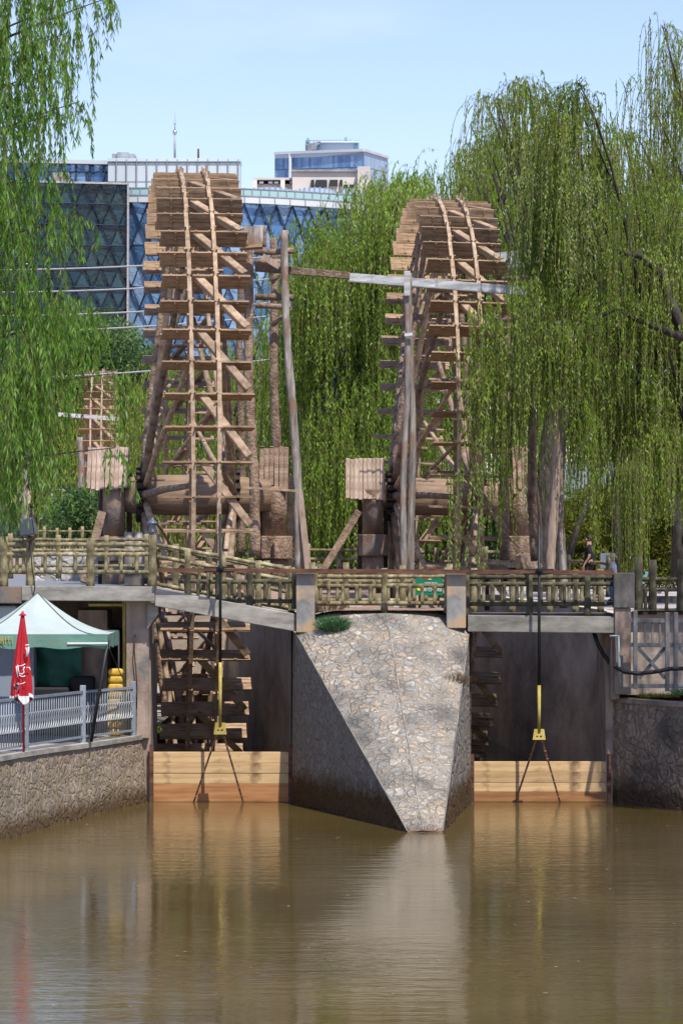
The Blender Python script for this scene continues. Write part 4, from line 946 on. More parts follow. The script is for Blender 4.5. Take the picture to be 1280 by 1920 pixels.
mb.add([ca, cb_, cc, ca + back + Vector((5, 0, 0)), *[Vector((p.x, p.y, 5)) for p in (ca, cb_, cc)]], [(0, 1, 2, 3), (4, 5, 1, 0), (5, 6, 2, 1)]); mb.build('wall', plain('pale blue cladding', (.30, .40, .56), .5), of)
of_rows = [(1.0, 3.1), (3.3, 7.4), (9.0, 12.4), (12.6, 15.0), (16.6, 20), (20.2, 23), (24.5, 30)]
oa, ob, oc = ca + Vector((0, -.3, 0)), cb_ + Vector((0.05, -.3, 0)), cc + Vector((0.1, -.3, 0))
face(of, oa, ob, 5, 34, of_rows, M['glass_office']); 
M['office_side'] = glass_mat('office side glass', (.22, .29, .42), (.27, .35, .50), (.33, .42, .56), spec=.4, rough=.3)
face(of, ob, oc, 5, 14, of_rows, M['office_side'])
mb = MB()
for px, yy in ((544, 618),): mb.beam(at(px, 287, 616.4), at(px, 420, 616.4), .5, .4, up=(0, -1, 0))
mb.beam(at(515, 287.5, 619), at(682, 281.5, 604.5), .5, .5); mb.beam(at(682, 281.5, 604.5), at(727, 295.5, 659), .5, .5)
mb.beam(at(718, 293, 650), at(718, 360, 650), .5, .4, up=(0, -1, 0)); mb.build('trim', M['white_metal'], of)
mb = MB(); mb.box(xcol(598, 622), xcol(662, 622), 622, 650, zrow(283, 622), zrow(265, 622)); mb.box(xcol(596, 620), xcol(673, 620), 620, 652, zrow(267, 620), zrow(264.3, 620)); mb.build('penthouse', M['white_metal'], of)
mb = MB(); mb.box(xcol(574, 621), xcol(599, 621), 621, 630, zrow(283, 621), zrow(270, 621)); mb.beam(at(572, 272, 620), at(601, 266, 620), .4, .3)
mb.beam(at(574, 283, 620.5), at(574, 264, 620.5), .3, .3, up=(0, -1, 0)); mb.beam(at(578, 283, 620), at(600, 267, 620), .4, .3); mb.build('stair_frame', M['greycl'], of)
mb = MB()
gnm = plain('faded green netting', (.16, .42, .36), .8)
for px, pa in ((648, 257), (577, 259), (668, 263)): mb = MB(); mb.box(xcol(px - 2.5, 621), xcol(px + 2.5, 621), 621, 623, zrow(pa + 8, 621), zrow(pa, 621)); mb.build('rooftop_unit', gnm, of)

mb = MB(); mb.beam(at(574, 263.5, 621), at(660, 262.5, 621), .12, .1)
for px in range(574, 676, 7): mb.beam(at(px, 268, 621), at(px, 262.5, 621), .12, .1, up=(0, -1, 0))
mb.build('railing', M['greycl'], of)

# overhead cables
wire = plain('pale cable', (.45, .46, .46), .6)
def cable(label, pts, r=.028, mat=wire, name='overhead_cable'):
    P = []; n = 24
    pts = [Vector(p) for p in pts]
    for i in range(len(pts) - 1):
        for k in range(n):
            t = k / n; q = pts[i].lerp(pts[i + 1], t); q.z -= 4 * .35 * t * (1 - t) * .5; P.append(q)
    P.append(pts[-1]); mb = MB(); mb.tube(P, r, 5); return mb.build(name, mat, label=label, cat='cable')
for i, (ya, yb, lb) in enumerate(((498, 482, 'topmost pale cable crossing behind the left waterwheel'), (540, 524, 'second pale cable from the top behind the left waterwheel'),
                                (584, 568, 'third pale cable from the top behind the left waterwheel'), (616, 592, 'fourth pale cable, crossing the foot of the glass wall'),
                                (704, 672, 'lowest pale cable crossing the green trees behind the left waterwheel'))):
    cable(lb, [at(-60, ya + 8, 112), at(640, yb - 14, 100)])

# ================================================================ LEFT TERRACE
tw = empty('undercroft_wall', (-6.5, 70, 1.3), 'dim rendered wall of the room under the left bridge', 'wall')
mb = MB(); mb.box(-12, -3.99, 67.95, 68.1, 1.3, 4.12); mb.build('back_wall', M['conc_brown'], tw)
mb = MB(); x0, x1 = xcol(205, 68), xcol(234, 68); mb.box(x0, x1, 67.85, 67.94, 1.35, 3.5); mb.build('door', M['dark_wood'], tw)
mb = MB(); x0, x1 = xcol(150, 67), xcol(204, 67); mb.box(x0, x1, 66.6, 67.9, 1.33, 3.9); mb.build('side_partition', M['conc_brown'], tw)
mb = MB(); mb.box(-4.5, -4.44, 65.9, 65.97, 1.3, 4.1); mb.beam((-5.2, 65.9, 4.02), (-4.5, 65.9, 4.02), .05, .05); mb.build('conduit', M['yellow'], tw)
ct = MB(); ct.box(-9.5, xcol(66, 66), 65.8, 67.5, 1.36, 3.75); cto = ct.build('metal_cabin', noise_mat('blue grey sheet metal', [(.16, .19, .24), (.20, .235, .29)], scale=(30, 1, .3), bump=.3, bscale=(40, 1, 1), bdist=.02), label='blue grey sheet metal cabin at the back left of the canopy', cat='cabin', bevel=.02)
mb = MB(); mb.box(-8.0, xcol(31, 65.2), 65.35, 65.75, 3.72, 4.02); mb.build('vent_unit', plain('dull white casing', (.35, .37, .40), .5), label='grey ventilation unit tucked under the left bridge beam', cat='vent', bevel=.05)
tp = MB()
def tarp(u, v): return Vector((xcol(64, 66.4) + u * 1.0, 66.3 + .06 * math.sin(u * 9 + v * 3) + .04 * math.sin(v * 14 + u * 5), 2.1 + v * 1.35 - .05 * math.sin(u * 7)))
tp.grid(tarp, 20, 16); tp.build('green_tarpaulin', noise_mat('dark green tarp', [(.012, .07, .05), (.02, .12, .09)], scale=(3, 3, 3), rough=.5), label='dark green tarpaulin hanging at the back under the canopy', cat='tarpaulin')
mb = MB(); 
for i, (x, y, w_, h) in enumerate(((-6.0, 65.9, .8, 1.0), (-5.6, 65.7, .7, .85), (-5.35, 66.1, .5, 1.2))):
    mb.box(x - w_ / 2, x + w_ / 2, y, y + .4, 1.34, 1.34 + h)
mb.build('covered_counter', plain('black cloth', (.012, .012, .014), .7), label='black covered counter standing under the canopy', cat='counter', bevel=.06)

# canopy
cn = empty('canopy_tent', (-6.0, 63.5, 1.4), 'pale mint pop-up canopy with green valance on the terrace', 'canopy')
cloth = noise_mat('pale mint cloth', [(.42, .49, .465), (.52, .59, .56)], scale=(2, 2, 2), bump=.3, bscale=(3, 3, 3), bdist=.03, rough=.8)
vmat = noise_mat('faded green cloth', [(.07, .17, .13), (.12, .24, .19), (.17, .20, .15)], scale=(1.5, 3, 6), bump=.3, rough=.8)
cx, cy, hw = -6.02, 63.5, 1.5; zp, ze = zrow(1112, 63.5), zrow(1191, 62)
mb = MB(); cor = [Vector((cx - hw, cy - hw, ze)), Vector((cx + hw, cy - hw, ze)), Vector((cx + hw, cy + hw, ze)), Vector((cx - hw, cy + hw, ze))]; pk = Vector((cx, cy, zp))
for i in range(4):
    a, b = cor[i], cor[(i + 1) % 4]
    def fn(u, v, a=a, b=b):
        e = a.lerp(b, u); p = e.lerp(pk, v); p.z -= .30 * math.sin(math.pi * v) ** 1.0 * (.75 + .25 * math.cos(2 * math.pi * u)) * (1 - v * .35) ; return p
    mb.grid(fn, 14, 14)
mb.build('roof_cloth', cloth, cn)
mb = MB(); mid = Vector((cx, cy - hw, ze + .045))
for i in range(4):
    a, b = cor[i], cor[(i + 1) % 4]; n_ = (b - a).cross(Vector((0, 0, 1))).normalized()
    def fn(u, v, a=a, b=b, n_=n_):
        e = a.lerp(b, u); return e + Vector((0, 0, .02 - v * .27 - .02 * math.sin(u * 20) * v)) + n_ * (.01 + .02 * math.sin(u * 17 + 1) * v)
    mb.grid(fn, 30, 4)
mb.build('valance', vmat, cn)
for c in cor:
    mb = MB(); mb.tube([c + Vector((0, 0, -.02)), Vector((c.x, c.y, 1.4))], .025, 6); mb.build('leg', M['black'], cn) if c is not cor[1] else None
mb = MB(); mb.tube([cor[1] + Vector((0, .03, -.1)), at(171, 1391, 62.1)], .035, 8); mb.build('leg', M['black'], cn)
mb = MB(); mb.tube([at(206, 1218, 62.2), at(233, 1278, 64)], .01, 5); mb.build('guy_rope', M['black'], cn)
for i in range(4):
    mb = MB(); c = cor[i]; pts = []
    for k in range(11):
        v = k / 10; p = c.lerp(pk, v); p.z -= .30 * math.sin(math.pi * v) * (1 - v * .35) - .012; pts.append(p)
    mb.tube(pts, .010, 5); mb.build('seam', plain('seam grey', (.10, .13, .12), .8), cn)
mb = MB(); mb.beam((cx + .72, cy - hw - .045, ze - .155), (cx + hw, cy - hw - .045, ze - .15), .02, .035); mb.build('trim_tape', plain('white tape', (.7, .72, .7), .6), cn)
gold = plain('gold print', (.42, .33, .05), .6)
lettering('valance_lettering', 'UGARITI', .20, (xcol(-2, 62), cy - hw - .06, ze - .10), cn, gold, sx=.75)
lettering('valance_lettering', '- \u2022 - \u2022 -', .10, (xcol(4, 62), cy - hw - .06, ze - .215), cn, gold)

# closed red parasol
ps = empty('closed_parasol', at(45, 1410, 58.4), 'closed red parasol with white lettering standing by the metal railing', 'parasol')
red = noise_mat('red parasol cloth', [(.38, .012, .02), (.55, .02, .035)], scale=(3, 3, 1), bump=.3, rough=.7)
Yp = 58.4; b0 = at(45, 1412, Yp); k = Yp / F
mb = MB(); mb.tube([b0, at(43, 1146, Yp)], .022, 8); mb.build('pole', plain('red pole', (.4, .02, .03), .4), ps)
def pleat(u, v):
    r = (.03 + .155 * v ** .9) * (1 if v < .8 else 1 - .0 * (v - .8)); a = u * 2 * math.pi
    if v > .86: r *= 1 - 1.1 * (v - .86) if v < .9 else .95
    rr_ = r * (1 + .22 * math.sin(a * 8 + v * 2) * min(1, v * 3))
    z = zrow(1152 + 158 * v, Yp) - (.07 * math.sin(a * 4) if v > .97 else 0)
    return Vector((b0.x - .02 - .02 * v + rr_ * math.cos(a), Yp + rr_ * math.sin(a), z))
mb = MB(); mb.grid(pleat, 64, 40); mb.build('canopy_cloth', red, ps)
wht = plain('white print', (.72, .72, .74), .6)
mb = MB()
def hem(u, v):
    p = pleat(u, .965 + .055 * v); c = Vector((b0.x - .04, Yp, p.z)); return c + (p - c) * 1.05
mb.grid(hem, 64, 4); mb.build('white_hem', wht, ps)
for zz, rr_ in ((1153, .07), (1182, .06)):
    mb = MB(); mb.lathe([(.0, .05), (rr_, 0), (rr_ * .9, -.015), (.01, .0)], (b0.x - .02, Yp, zrow(zz, Yp)), 14); mb.build('top_cap', red, ps)
# lettering strokes lie on the front pleats, fragments of folded script
def stroke(pts, r=.011):
    mb = MB(); mb.tube([at(x, y, Yp - .19 + .0 * i) for i, (x, y) in enumerate(pts)], r, 6)
    return mb
for pts, r_ in (([(48, 1210), (55, 1209)], .014), ([(49, 1214), (51, 1220), (50, 1230)], .010), ([(54, 1213), (54, 1222), (51, 1231)], .016),
               ([(31, 1249), (32, 1258), (34, 1270)], .008), ([(34, 1247), (35, 1257), (37, 1263)], .010), ([(36, 1249), (42, 1248), (48, 1245)], .010),
               ([(47, 1250), (44, 1255), (46, 1260), (42, 1264), (36, 1263)], .011), ([(37, 1266), (42, 1269), (48, 1267)], .010), ([(50, 1252), (55, 1251), (58, 1257)], .010),
               ([(36, 1283), (42, 1282), (48, 1279)], .008)):
    stroke(pts, r_).build('lettering_stroke', wht, ps)
mb = MB()
def flap(u, v): return at(26 + 13 * u + 3 * math.sin(v * 5), 1284 + 26 * v - 6 * u, Yp - .17 + .03 * math.sin(u * 9))
mb.grid(flap, 10, 10); mb.build('folded_flap', noise_mat('black and white print', [(.03, .03, .03), (.65, .63, .64)], scale=(16, 16, 16), stops=[.48, .54], bump=0, patch=(.5, .03, .06), patchscale=9, patchpos=(.5, .52)), ps)

# grey metal railing
rl = empty('metal_railing', (-5.2, 61, 1.4), 'blue grey iron railing with twisted ornament on the curved wall', 'railing')
def rp(px, Y, z): return Vector((xcol(px, Y), Y, z))
posts_ = [(-70, 55.6, 1.47), (49, 58.95, 1.43), (156, 62.35, 1.39), (250, 65.2, 1.35)]
for i, (px, Y, z) in enumerate(posts_):
    mb = MB(); p = rp(px, Y, z); w_ = .055; mb.box(p.x - w_, p.x + w_, p.y - w_, p.y + w_, p.z, p.z + 1.13); mb.build('post', M['iron_grey'], rl, bevel=.008)
for (a, ya, za), (b, yb, zb) in zip(posts_, posts_[1:]):
    A_, B_ = rp(a, ya, za), rp(b, yb, zb)
    for h, t_ in ((1.0, .05), (.13, .04)):
        mb = MB(); mb.beam(A_ + Vector((0, 0, h)), B_ + Vector((0, 0, h)), .045, t_); mb.build('rail', M['iron_grey'], rl)
    ln = (B_ - A_).length; n = int(ln / .135)
    bars = MB(); orn = MB()
    for i in range(1, n):
        q = A_.lerp(B_, i / n); bars.tube([q + Vector((0, 0, .13)), q + Vector((0, 0, 1.0))], .013, 6)
        q2 = A_.lerp(B_, (i + .5) / n); pts = []
        for k in range(13):
            t = k / 12; pts.append(q2 + (B_ - A_).normalized() * (.055 * math.sin(t * 2 * math.pi)) + Vector((0, -.03 * math.cos(t * 2 * math.pi), .40 + .32 * t)))
        orn.tube(pts, .0115, 5)
    orn.beam(A_ + Vector((0, -.02, .72)), B_ + Vector((0, -.02, .72)), .02, .018); orn.beam(A_ + Vector((0, -.02, .40)), B_ + Vector((0, -.02, .40)), .02, .018)
    bars.build('bars', M['iron_grey'], rl); orn.build('twisted_ornament', noise_mat('silver iron', [(.35, .36, .37), (.55, .56, .56)], bump=0, rough=.4), rl)
# yellow floats
fl = empty('yellow_float', at(217, 1380, 63.8), 'upright stack of yellow plastic floats behind the railing', 'float')
ymat = noise_mat('sun-faded yellow plastic', [(.46, .27, .03), (.60, .39, .06)], scale=(4, 4, 4), rough=.45, bump=.2, patch=(.30, .17, .06), patchscale=6, patchpos=(.6, .7))
Yf = 64.9; lob = 9
for i in range(lob):
    z1 = zrow(1253 + i * 14.1, Yf); z0 = zrow(1253 + (i + 1) * 14.1, Yf); c = Vector((xcol(217.5 - i * .35, Yf), Yf, (z0 + z1) / 2)); mb = MB()
    def fn(u, v, c=c, h=(z1 - z0) / 2):
        a = u * 2 * math.pi; t = (v - .5) * math.pi; cs, sn = math.cos(t), math.sin(t); e = .35
        sp = lambda q: math.copysign(abs(q) ** e, q)
        return c + Vector((sp(math.cos(a)) * cs ** e * .155 if cs > 0 else 0, sp(math.sin(a)) * (cs ** e if cs > 0 else 0) * .10, sn * h * .97))
    mb.grid(fn, 28, 10); mb.build('float_lobe', ymat, fl)
mb = MB(); c = at(217, 1380, Yf); mb.box(c.x - .14, c.x + .14, Yf + .05, Yf + .12, c.z + .02, zrow(1256, Yf)); mb.build('back_plate', ymat, fl, bevel=.02)
mb = MB(); mb.log(at(258, 1505, 65.1), at(256, 1330, 65.3), .018, .018, n=6); mb.log(at(256, 1330, 65.3), at(253, 1190, 65.35), .014, .012, n=6); mb.build('mooring_stick', M['dark_wood'], label='thin dark stick leaning on the corner of the stone wall', cat='stick')

# floodlight, lantern
fd = empty('floodlight', at(55, 1010, 65.0), 'dark grey box floodlight on the fence post at the left', 'floodlight')
fm = plain('dark grey housing', (.05, .06, .075), .3, .1, .6); c = at(52, 990, 64.9); c2 = 64.9 / F
mb = MB(); q = lambda px, py, dy: at(px, py, 64.9 + dy)
mb.add([q(35, 975, -.18), q(60, 970, -.18), q(64, 1003, -.18), q(38, 1006, -.18), q(42, 973, .12), q(65, 970, .12), q(72, 1000, .12), q(44, 1007, .12)],
       [(0, 3, 2, 1), (4, 5, 6, 7), (0, 1, 5, 4), (3, 7, 6, 2), (0, 4, 7, 3), (1, 2, 6, 5)]); mb.build('housing', fm, fd, bevel=.03)
mb = MB(); mb.add([q(61.5, 973, -.17), q(66, 973, .1), q(72, 999, .1), q(65.5, 1002, -.17)], [(0, 3, 2, 1)]); mb.build('glass', plain('lamp glass', (.10, .13, .16), .1, 0, .8), fd)
mb = MB(); mb.tube([q(38, 990, 0), q(44, 1012, 0), q(56, 1016, 0), q(67, 1008, 0), q(71, 995, 0)], .016, 6); mb.tube([q(57, 1014, 0), q(57, 1030, 0)], .03, 6); mb.build('bracket', M['rust'], fd)
mb = MB(); mb.tube([q(58, 1020, -.1), q(60, 1060, -.12), q(66, 1100, -.12), q(63, 1118, -.12), q(58, 1122, -.1)], .012, 6); mb.build('flex', M['black'], fd)
ln_ = empty('lantern', at(286, 1000, 65.1), 'small grey metal lantern on top of the corner fence post', 'lantern')
c = at(286, 1000, 65.1); lm = plain('grey lantern metal', (.12, .14, .17), .45, .3)
mb = MB(); mb.lathe([(.055, 0), (.075, .02), (.075, .035)], c, 8, False); mb.build('base', lm, ln_)
mb = MB()
for k in range(4):
    a = math.pi / 4 + k * math.pi / 2; mb.beam(c + Vector((.072 * math.cos(a), .072 * math.sin(a), .03)), c + Vector((.085 * math.cos(a), .085 * math.sin(a), .20)), .018, .018)
mb.build('frame', lm, ln_); mb = MB(); mb.lathe([(.055, .04), (.062, .195)], c, 4, False); mb.build('pane', plain('dim lantern glass', (.25, .28, .30), .2), ln_)
mb = MB(); mb.lathe([(.115, .195), (.10, .225), (.05, .27), (.02, .29), (.02, .31), (.005, .32)], c, 12); mb.build('cap', lm, ln_)

# right side: balustrade, cable, pipe
bl_ = empty('timber_look_balustrade', at(1230, 1300, 64.4), 'grey timber-look concrete balustrade with X panel at the right bank', 'balustrade')
Yb = 64.3; cm = M['conc_dark']
def bb(px0, py0, px1, py1, w_, name='rail', d=.07, dy=0):
    mb = MB(); mb.beam(at(px0, py0, Yb + dy), at(px1, py1, Yb + dy), w_, d, up=(0, -1, 0)) if abs(px1 - px0) < abs(py1 - py0) * 1.5 else mb.beam(at(px0, py0, Yb + dy), at(px1, py1, Yb + dy), d, w_)
    mb.build(name, M['balu'], bl_, bevel=.008)
M['balu'] = noise_mat('weathered grey concrete timber', [(.09, .09, .095), (.17, .165, .165), (.24, .23, .225)], scale=(3, 3, 2), bump=.5, bdist=.02, patch=(.24, .17, .13), patchscale=1.5, patchpos=(.55, .7))
for a, t0, b in ((1190, 1145, 1292), (1250, 1148, 1296), (1266, 1148, 1296)): bb(a, t0, a, b, .085, 'post', .1, -.02)
for a, t0, b in ((1310, 1148, 1296),): bb(a, t0, a, b, .085, 'post', .1, -.02)
bb(1180, 1163, 1320, 1165, .085); bb(1180, 1209, 1320, 1210, .085); bb(1180, 1286, 1320, 1286, .08)
for px in (1208, 1222, 1236, 1281, 1294): bb(px, 1168, px, 1206, .045, 'slat', .05, .01)
bb(1195, 1214, 1246, 1272, .07, 'diagonal', .05, .0); bb(1246, 1214, 1197, 1272, .07, 'diagonal', .04, .055)
bb(1272, 1214, 1320, 1272, .07, 'diagonal', .05, .0)
mb = MB(); mb.box(5.6, 14, 65.28, 65.36, 2.2, 3.9); mb.build('back_panel', M['pit'], bl_)
mb = MB(); c = at(1222, 1225, 64.2); mb.box(c.x - .03, c.x + .03, 64.2, 64.22, c.z - .02, c.z + .02); mb.build('tag_plate', M['paleblock'], bl_)
cb3 = MB(); pts = [(1112, 1185), (1120, 1208), (1132, 1230), (1148, 1248), (1170, 1260), (1195, 1263), (1225, 1260), (1255, 1254), (1300, 1253)]
cb3.tube([at(x, y, 65.3 if x < 1150 else 64.0) for x, y in pts], .042, 8); cb3.build('drooping_cable', M['black'], label='thick black cable drooping across the right pillar and balustrade', cat='cable')
mb = MB(); mb.tube([at(1142, 1193, 64.7), at(1158, 1192, 64.7), at(1160, 1250, 64.7), at(1163, 1292, 64.7)], .028, 8); mb.build('drain_pipe', plain('pale blue pipe', (.30, .36, .38), .5), label='thin pale pipe running down the brown pillar at the right sluice', cat='pipe')

# info boards, signs
gs = empty('warning_sign', at(804, 1130, 67.0), 'green warning sign with white Chinese characters behind the pier fence', 'sign')
grn = plain('green board', (.0, .17, .085), .5); c = at(804, 1098, 66.6); ww, hh = (828 - 776) * 66.6 / F / 2, (1115 - 1079) * 66.6 / F / 2
mb = MB(); mb.box(c.x - ww, c.x + ww, 66.6, 66.62, c.z - hh, c.z + hh); mb.build('board', grn, gs)
for dx in (-.2, .2): mb = MB(); mb.tube([(c.x + dx, 66.66, c.z - .45), (c.x + dx, 66.66, c.z + hh)], .02, 6); mb.build('leg', M['rust'], gs)
lettering('characters', '请勿攀越', .105, (c.x + .055, 66.585, c.z - .08), gs, wht)
lettering('small_characters', '温馨提示', .07, (c.x + .04, 66.585, c.z + .035), gs, wht)
mb = MB(); mb.lathe([(.05, 0), (.05, .006)], (0, 0, 0), 14); 
v_ = [Vector((x, z * 0, y)) for x, y, z in mb.v]; mb2 = MB(); mb2.add([Vector((p.x * 1.1 + c.x - .2, 66.59 - 0 * p.y, p.z * .8 + c.z - .07)) for p in [Vector((math.cos(a) * .05, 0, math.sin(a) * .05)) for a in [i * 2 * math.pi / 14 for i in range(14)]]], [tuple(range(14))])
mb2.build('yellow_mark', plain('yellow print', (.65, .60, .03), .5), gs)
mb2 = MB(); mb2.add([(c.x - .11, 66.59, c.z + .125), (c.x - .04, 66.59, c.z + .125), (c.x - .02, 66.59, c.z + .165), (c.x - .08, 66.59, c.z + .18)], [(0, 1, 2, 3)]); mb2.build('red_mark', plain('red print', (.45, .04, .05), .5), gs)
mb2 = MB(); mb2.add([(c.x - .03, 66.59, c.z + .125), (c.x + .06, 66.59, c.z + .12), (c.x + .02, 66.59, c.z + .165)], [(0, 1, 2)]); mb2.build('lime_mark', plain('lime print', (.55, .6, .2), .5), gs)
ib = empty('information_board', at(1138, 1118, 86), 'blank white information board behind the people', 'board')
c = at(1138, 1051, 86); mb = MB(); mb.box(c.x - .19, c.x + .19, 86, 86.04, c.z - .2, c.z + .2); mb.build('panel', plain('white board', (.62, .64, .66), .5), ib, bevel=.01)
for dx in (-.17, .17): mb = MB(); mb.tube([(c.x + dx, 86.06, ZR), (c.x + dx, 86.06, c.z + .2)], .02, 6); mb.build('leg', M['iron_grey'], ib)
for lb, px, Y in (('slanted teal reading panel between the two log posts right of the black post', 1205, 66.4), ('slanted teal reading panel at the right edge behind the log fence', 1278, 66.4)):
    root = empty('reading_panel', at(px, 1145, Y), lb, 'panel'); mb = MB(); P = lambda x, y, d=0: at(px + x, y, Y + d)
    mb.add([P(-6, 1095), P(2, 1095), P(10, 1072, .25), P(3, 1072, .25)], [(0, 1, 2, 3)]); mb.add([P(-6, 1096.5, .02), P(2, 1096.5, .02), P(10, 1073.5, .27), P(3, 1073.5, .27)], [(3, 2, 1, 0)]); mb.build('panel', plain('teal panel', (.08, .19, .21), .3), root)
    mb = MB(); mb.tube([P(-5, 1150), P(2, 1090, .05)], .02, 6); mb.tube([P(3, 1076, .2), P(-5, 1062, .1)], .015, 6); mb.build('bracket', M['black'], root)
# tea house behind the willow
th2 = empty('tea_house', at(1110, 1090, 112), 'dark timber pavilion with grey sloping roof behind the right willow', 'building')
def hb(name, px0, px1, py0, py1, Y, d, mat): mb = MB(); mb.box(xcol(px0, Y), xcol(px1, Y), Y, Y + d, zrow(py1, Y), zrow(py0, Y)); mb.build(name, mat, th2)
hb('wall', 1035, 1260, 952, 1096, 112, 6, M['dark_wood']); hb('eave_board', 1018, 1290, 938, 953, 109.5, .3, M['paleblock'])
mb = MB(); mb.add([at(1015, 940, 109), at(1300, 940, 109), at(1280, 865, 115), at(1060, 865, 115)], [(0, 1, 2, 3)]); mb.build('roof', noise_mat('grey tile roof', [(.12, .15, .16), (.22, .26, .27)], scale=(6, 6, 6)), th2)
hb('yellow_banner', 1067, 1079, 960, 986, 111.8, .1, plain('yellow banner', (.55, .42, .02), .6))
for px in (1045, 1085, 1140, 1200): hb('pillar', px - 2, px + 2, 952, 1096, 110.5, .3, M['bark'])
stone('low pale planter rim on the right paving', 1235, 1110, 74, .05)
mb = MB(); mb.box(xcol(1196, 74), xcol(1290, 74), 74, 74.4, ZR, ZR + .16); mb.build('low_bench', M['conc_dark'], label='low dark slab bench on the paving at the far right', cat='bench', bevel=.02)
mb = MB(); mb.box(xcol(60, 82), xcol(240, 82), 82, 82.4, ZL, ZL + .75); mb.build('low_wall', rubble('pale block wall', [(.40, .38, .36), (.50, .48, .46), (.36, .34, .32)], (.3, .29, .28), 2.5), label='low pale stone wall on the left plaza behind the two fences', cat='wall')
mb = MB(); mb.box(xcol(12, 80), xcol(22, 80), 80, 80.3, zrow(1068, 80), zrow(1058, 80)); mb.build('red_box', plain('red plastic', (.6, .03, .02), .5), label='small red box seen through the left fence', cat='box', bevel=.02)

# ================================================================ PEOPLE
def skinned(name, verts, edges, radii, mat, parent, root=0, sub=1):
    me = bpy.data.meshes.new(name); me.from_pydata(verts, edges, []); me.materials.append(mat); o = link(bpy.data.objects.new(name, me))
    m = o.modifiers.new('skin', 'SKIN'); m.use_smooth_shade = True
    for i, r_ in enumerate(radii):
        v = me.skin_vertices[0].data[i]; v.radius = (r_, r_) if not hasattr(r_, '__len__') else r_; v.use_root = i == root
    s_ = o.modifiers.new('sub', 'SUBSURF'); s_.levels = sub; s_.render_levels = sub
    o.parent = parent; WORLD[o.name] = WORLD[parent.name]; return o
skin_m = noise_mat('skin', [(.34, .19, .13), (.40, .23, .16)], scale=(5, 5, 5), bump=0, rough=.55)
def person(label, loc, H, yaw, shirt, trouser, hairm, hat=None, stride=.16):
    root = empty('person', loc, label, 'person'); s = H / 1.72
    # local frame: facing +x, left is +y
    V = dict(pel=(0, 0, .95), bel=(0, 0, 1.08), che=(.01, 0, 1.30), nk=(-.01, 0, 1.44), nk2=(.01, 0, 1.52), hd=(.025, 0, 1.60), tp=(.01, 0, 1.665), no=(.105, 0, 1.585), ch=(.07, 0, 1.53))
    E = [('pel', 'bel'), ('bel', 'che'), ('che', 'nk'), ('nk', 'nk2'), ('nk2', 'hd'), ('hd', 'tp'), ('hd', 'no'), ('nk2', 'ch')]
    Rr = dict(pel=(.15, .11), bel=(.13, .10), che=(.155, .11), nk=.06, nk2=.055, hd=.083, tp=.07, no=.018, ch=.035)
    for sd, sg, sw in (('l', 1, .10), ('r', -1, -.12)):
        V['sh' + sd] = (0, sg * .19, 1.40); V['el' + sd] = (-.03 + sw * .5, sg * .235, 1.12); V['wr' + sd] = (.06 + sw, sg * .225, .90); V['pa' + sd] = (.075 + sw, sg * .222, .84)
        E += [('che', 'sh' + sd), ('sh' + sd, 'el' + sd), ('el' + sd, 'wr' + sd), ('wr' + sd, 'pa' + sd)]
        Rr.update({'sh' + sd: .055, 'el' + sd: .04, 'wr' + sd: .026, 'pa' + sd: (.016, .032)})
        for fi, (dx, ln) in enumerate(((-.026, .06), (-.009, .075), (.009, .08), (.026, .07))):
            a, b = 'f%d%s' % (fi, sd), 'g%d%s' % (fi, sd); px_, py_, pz_ = V['pa' + sd]
            V[a] = (px_ + dx, py_, pz_ - .045); V[b] = (px_ + dx + .015, py_ - sg * .012, pz_ - .045 - ln * .75); E += [('pa' + sd, a), (a, b)]; Rr[a] = .009; Rr[b] = .007
        px_, py_, pz_ = V['pa' + sd]; V['t' + sd] = (px_ + .045, py_ - sg * .015, pz_ - .01); V['u' + sd] = (px_ + .055, py_ - sg * .02, pz_ - .045); E += [('pa' + sd, 't' + sd), ('t' + sd, 'u' + sd)]; Rr['t' + sd] = .011; Rr['u' + sd] = .008
        st_ = stride * sg
        V['hp' + sd] = (0, sg * .09, .88); V['kn' + sd] = (.03 + st_ * .8, sg * .095, .50); V['an' + sd] = (-.02 + st_ * 1.4, sg * .09, .085); V['he' + sd] = (-.05 + st_ * 1.4, sg * .09, .03); V['to' + sd] = (.13 + st_ * 1.4, sg * .10, .03)
        E += [('pel', 'hp' + sd), ('hp' + sd, 'kn' + sd), ('kn' + sd, 'an' + sd), ('an' + sd, 'he' + sd), ('an' + sd, 'to' + sd)]
        Rr.update({'hp' + sd: .095, 'kn' + sd: .06, 'an' + sd: .04, 'he' + sd: .032, 'to' + sd: .03})
    rot = Matrix.Rotation(yaw, 3, 'Z')
    def mk(name, keys, edges, rad, mat, sub=1):
        return skinned(name, [rot @ (Vector(V[k]) * s) for k in keys], [(keys.index(a), keys.index(b)) for a, b in edges], [tuple(q * s for q in (rad[k] if hasattr(rad[k], '__len__') else (rad[k],) * 2)) for k in keys], mat, root, 0, sub)
    ks = ['pel'] + [k for k in V if k != 'pel']
    mk('body', ks, E, Rr, skin_m)
    for sd in 'lr': V['sl' + sd] = tuple(Vector(V['sh' + sd]).lerp(Vector(V['el' + sd]), .8))
    r2 = dict(pel=(.185, .145), bel=(.17, .135), che=(.185, .14), nk=.085, shl=.08, shr=.08, sll=.068, slr=.068)
    mk('shirt', ['pel', 'bel', 'che', 'nk', 'shl', 'sll', 'shr', 'slr'], [('pel', 'bel'), ('bel', 'che'), ('che', 'nk'), ('che', 'shl'), ('shl', 'sll'), ('che', 'shr'), ('shr', 'slr')], r2, shirt)
    r3 = dict(pel=(.17, .13), hpl=.115, hpr=.115, knl=.085, knr=.085, anl=.065, anr=.065)
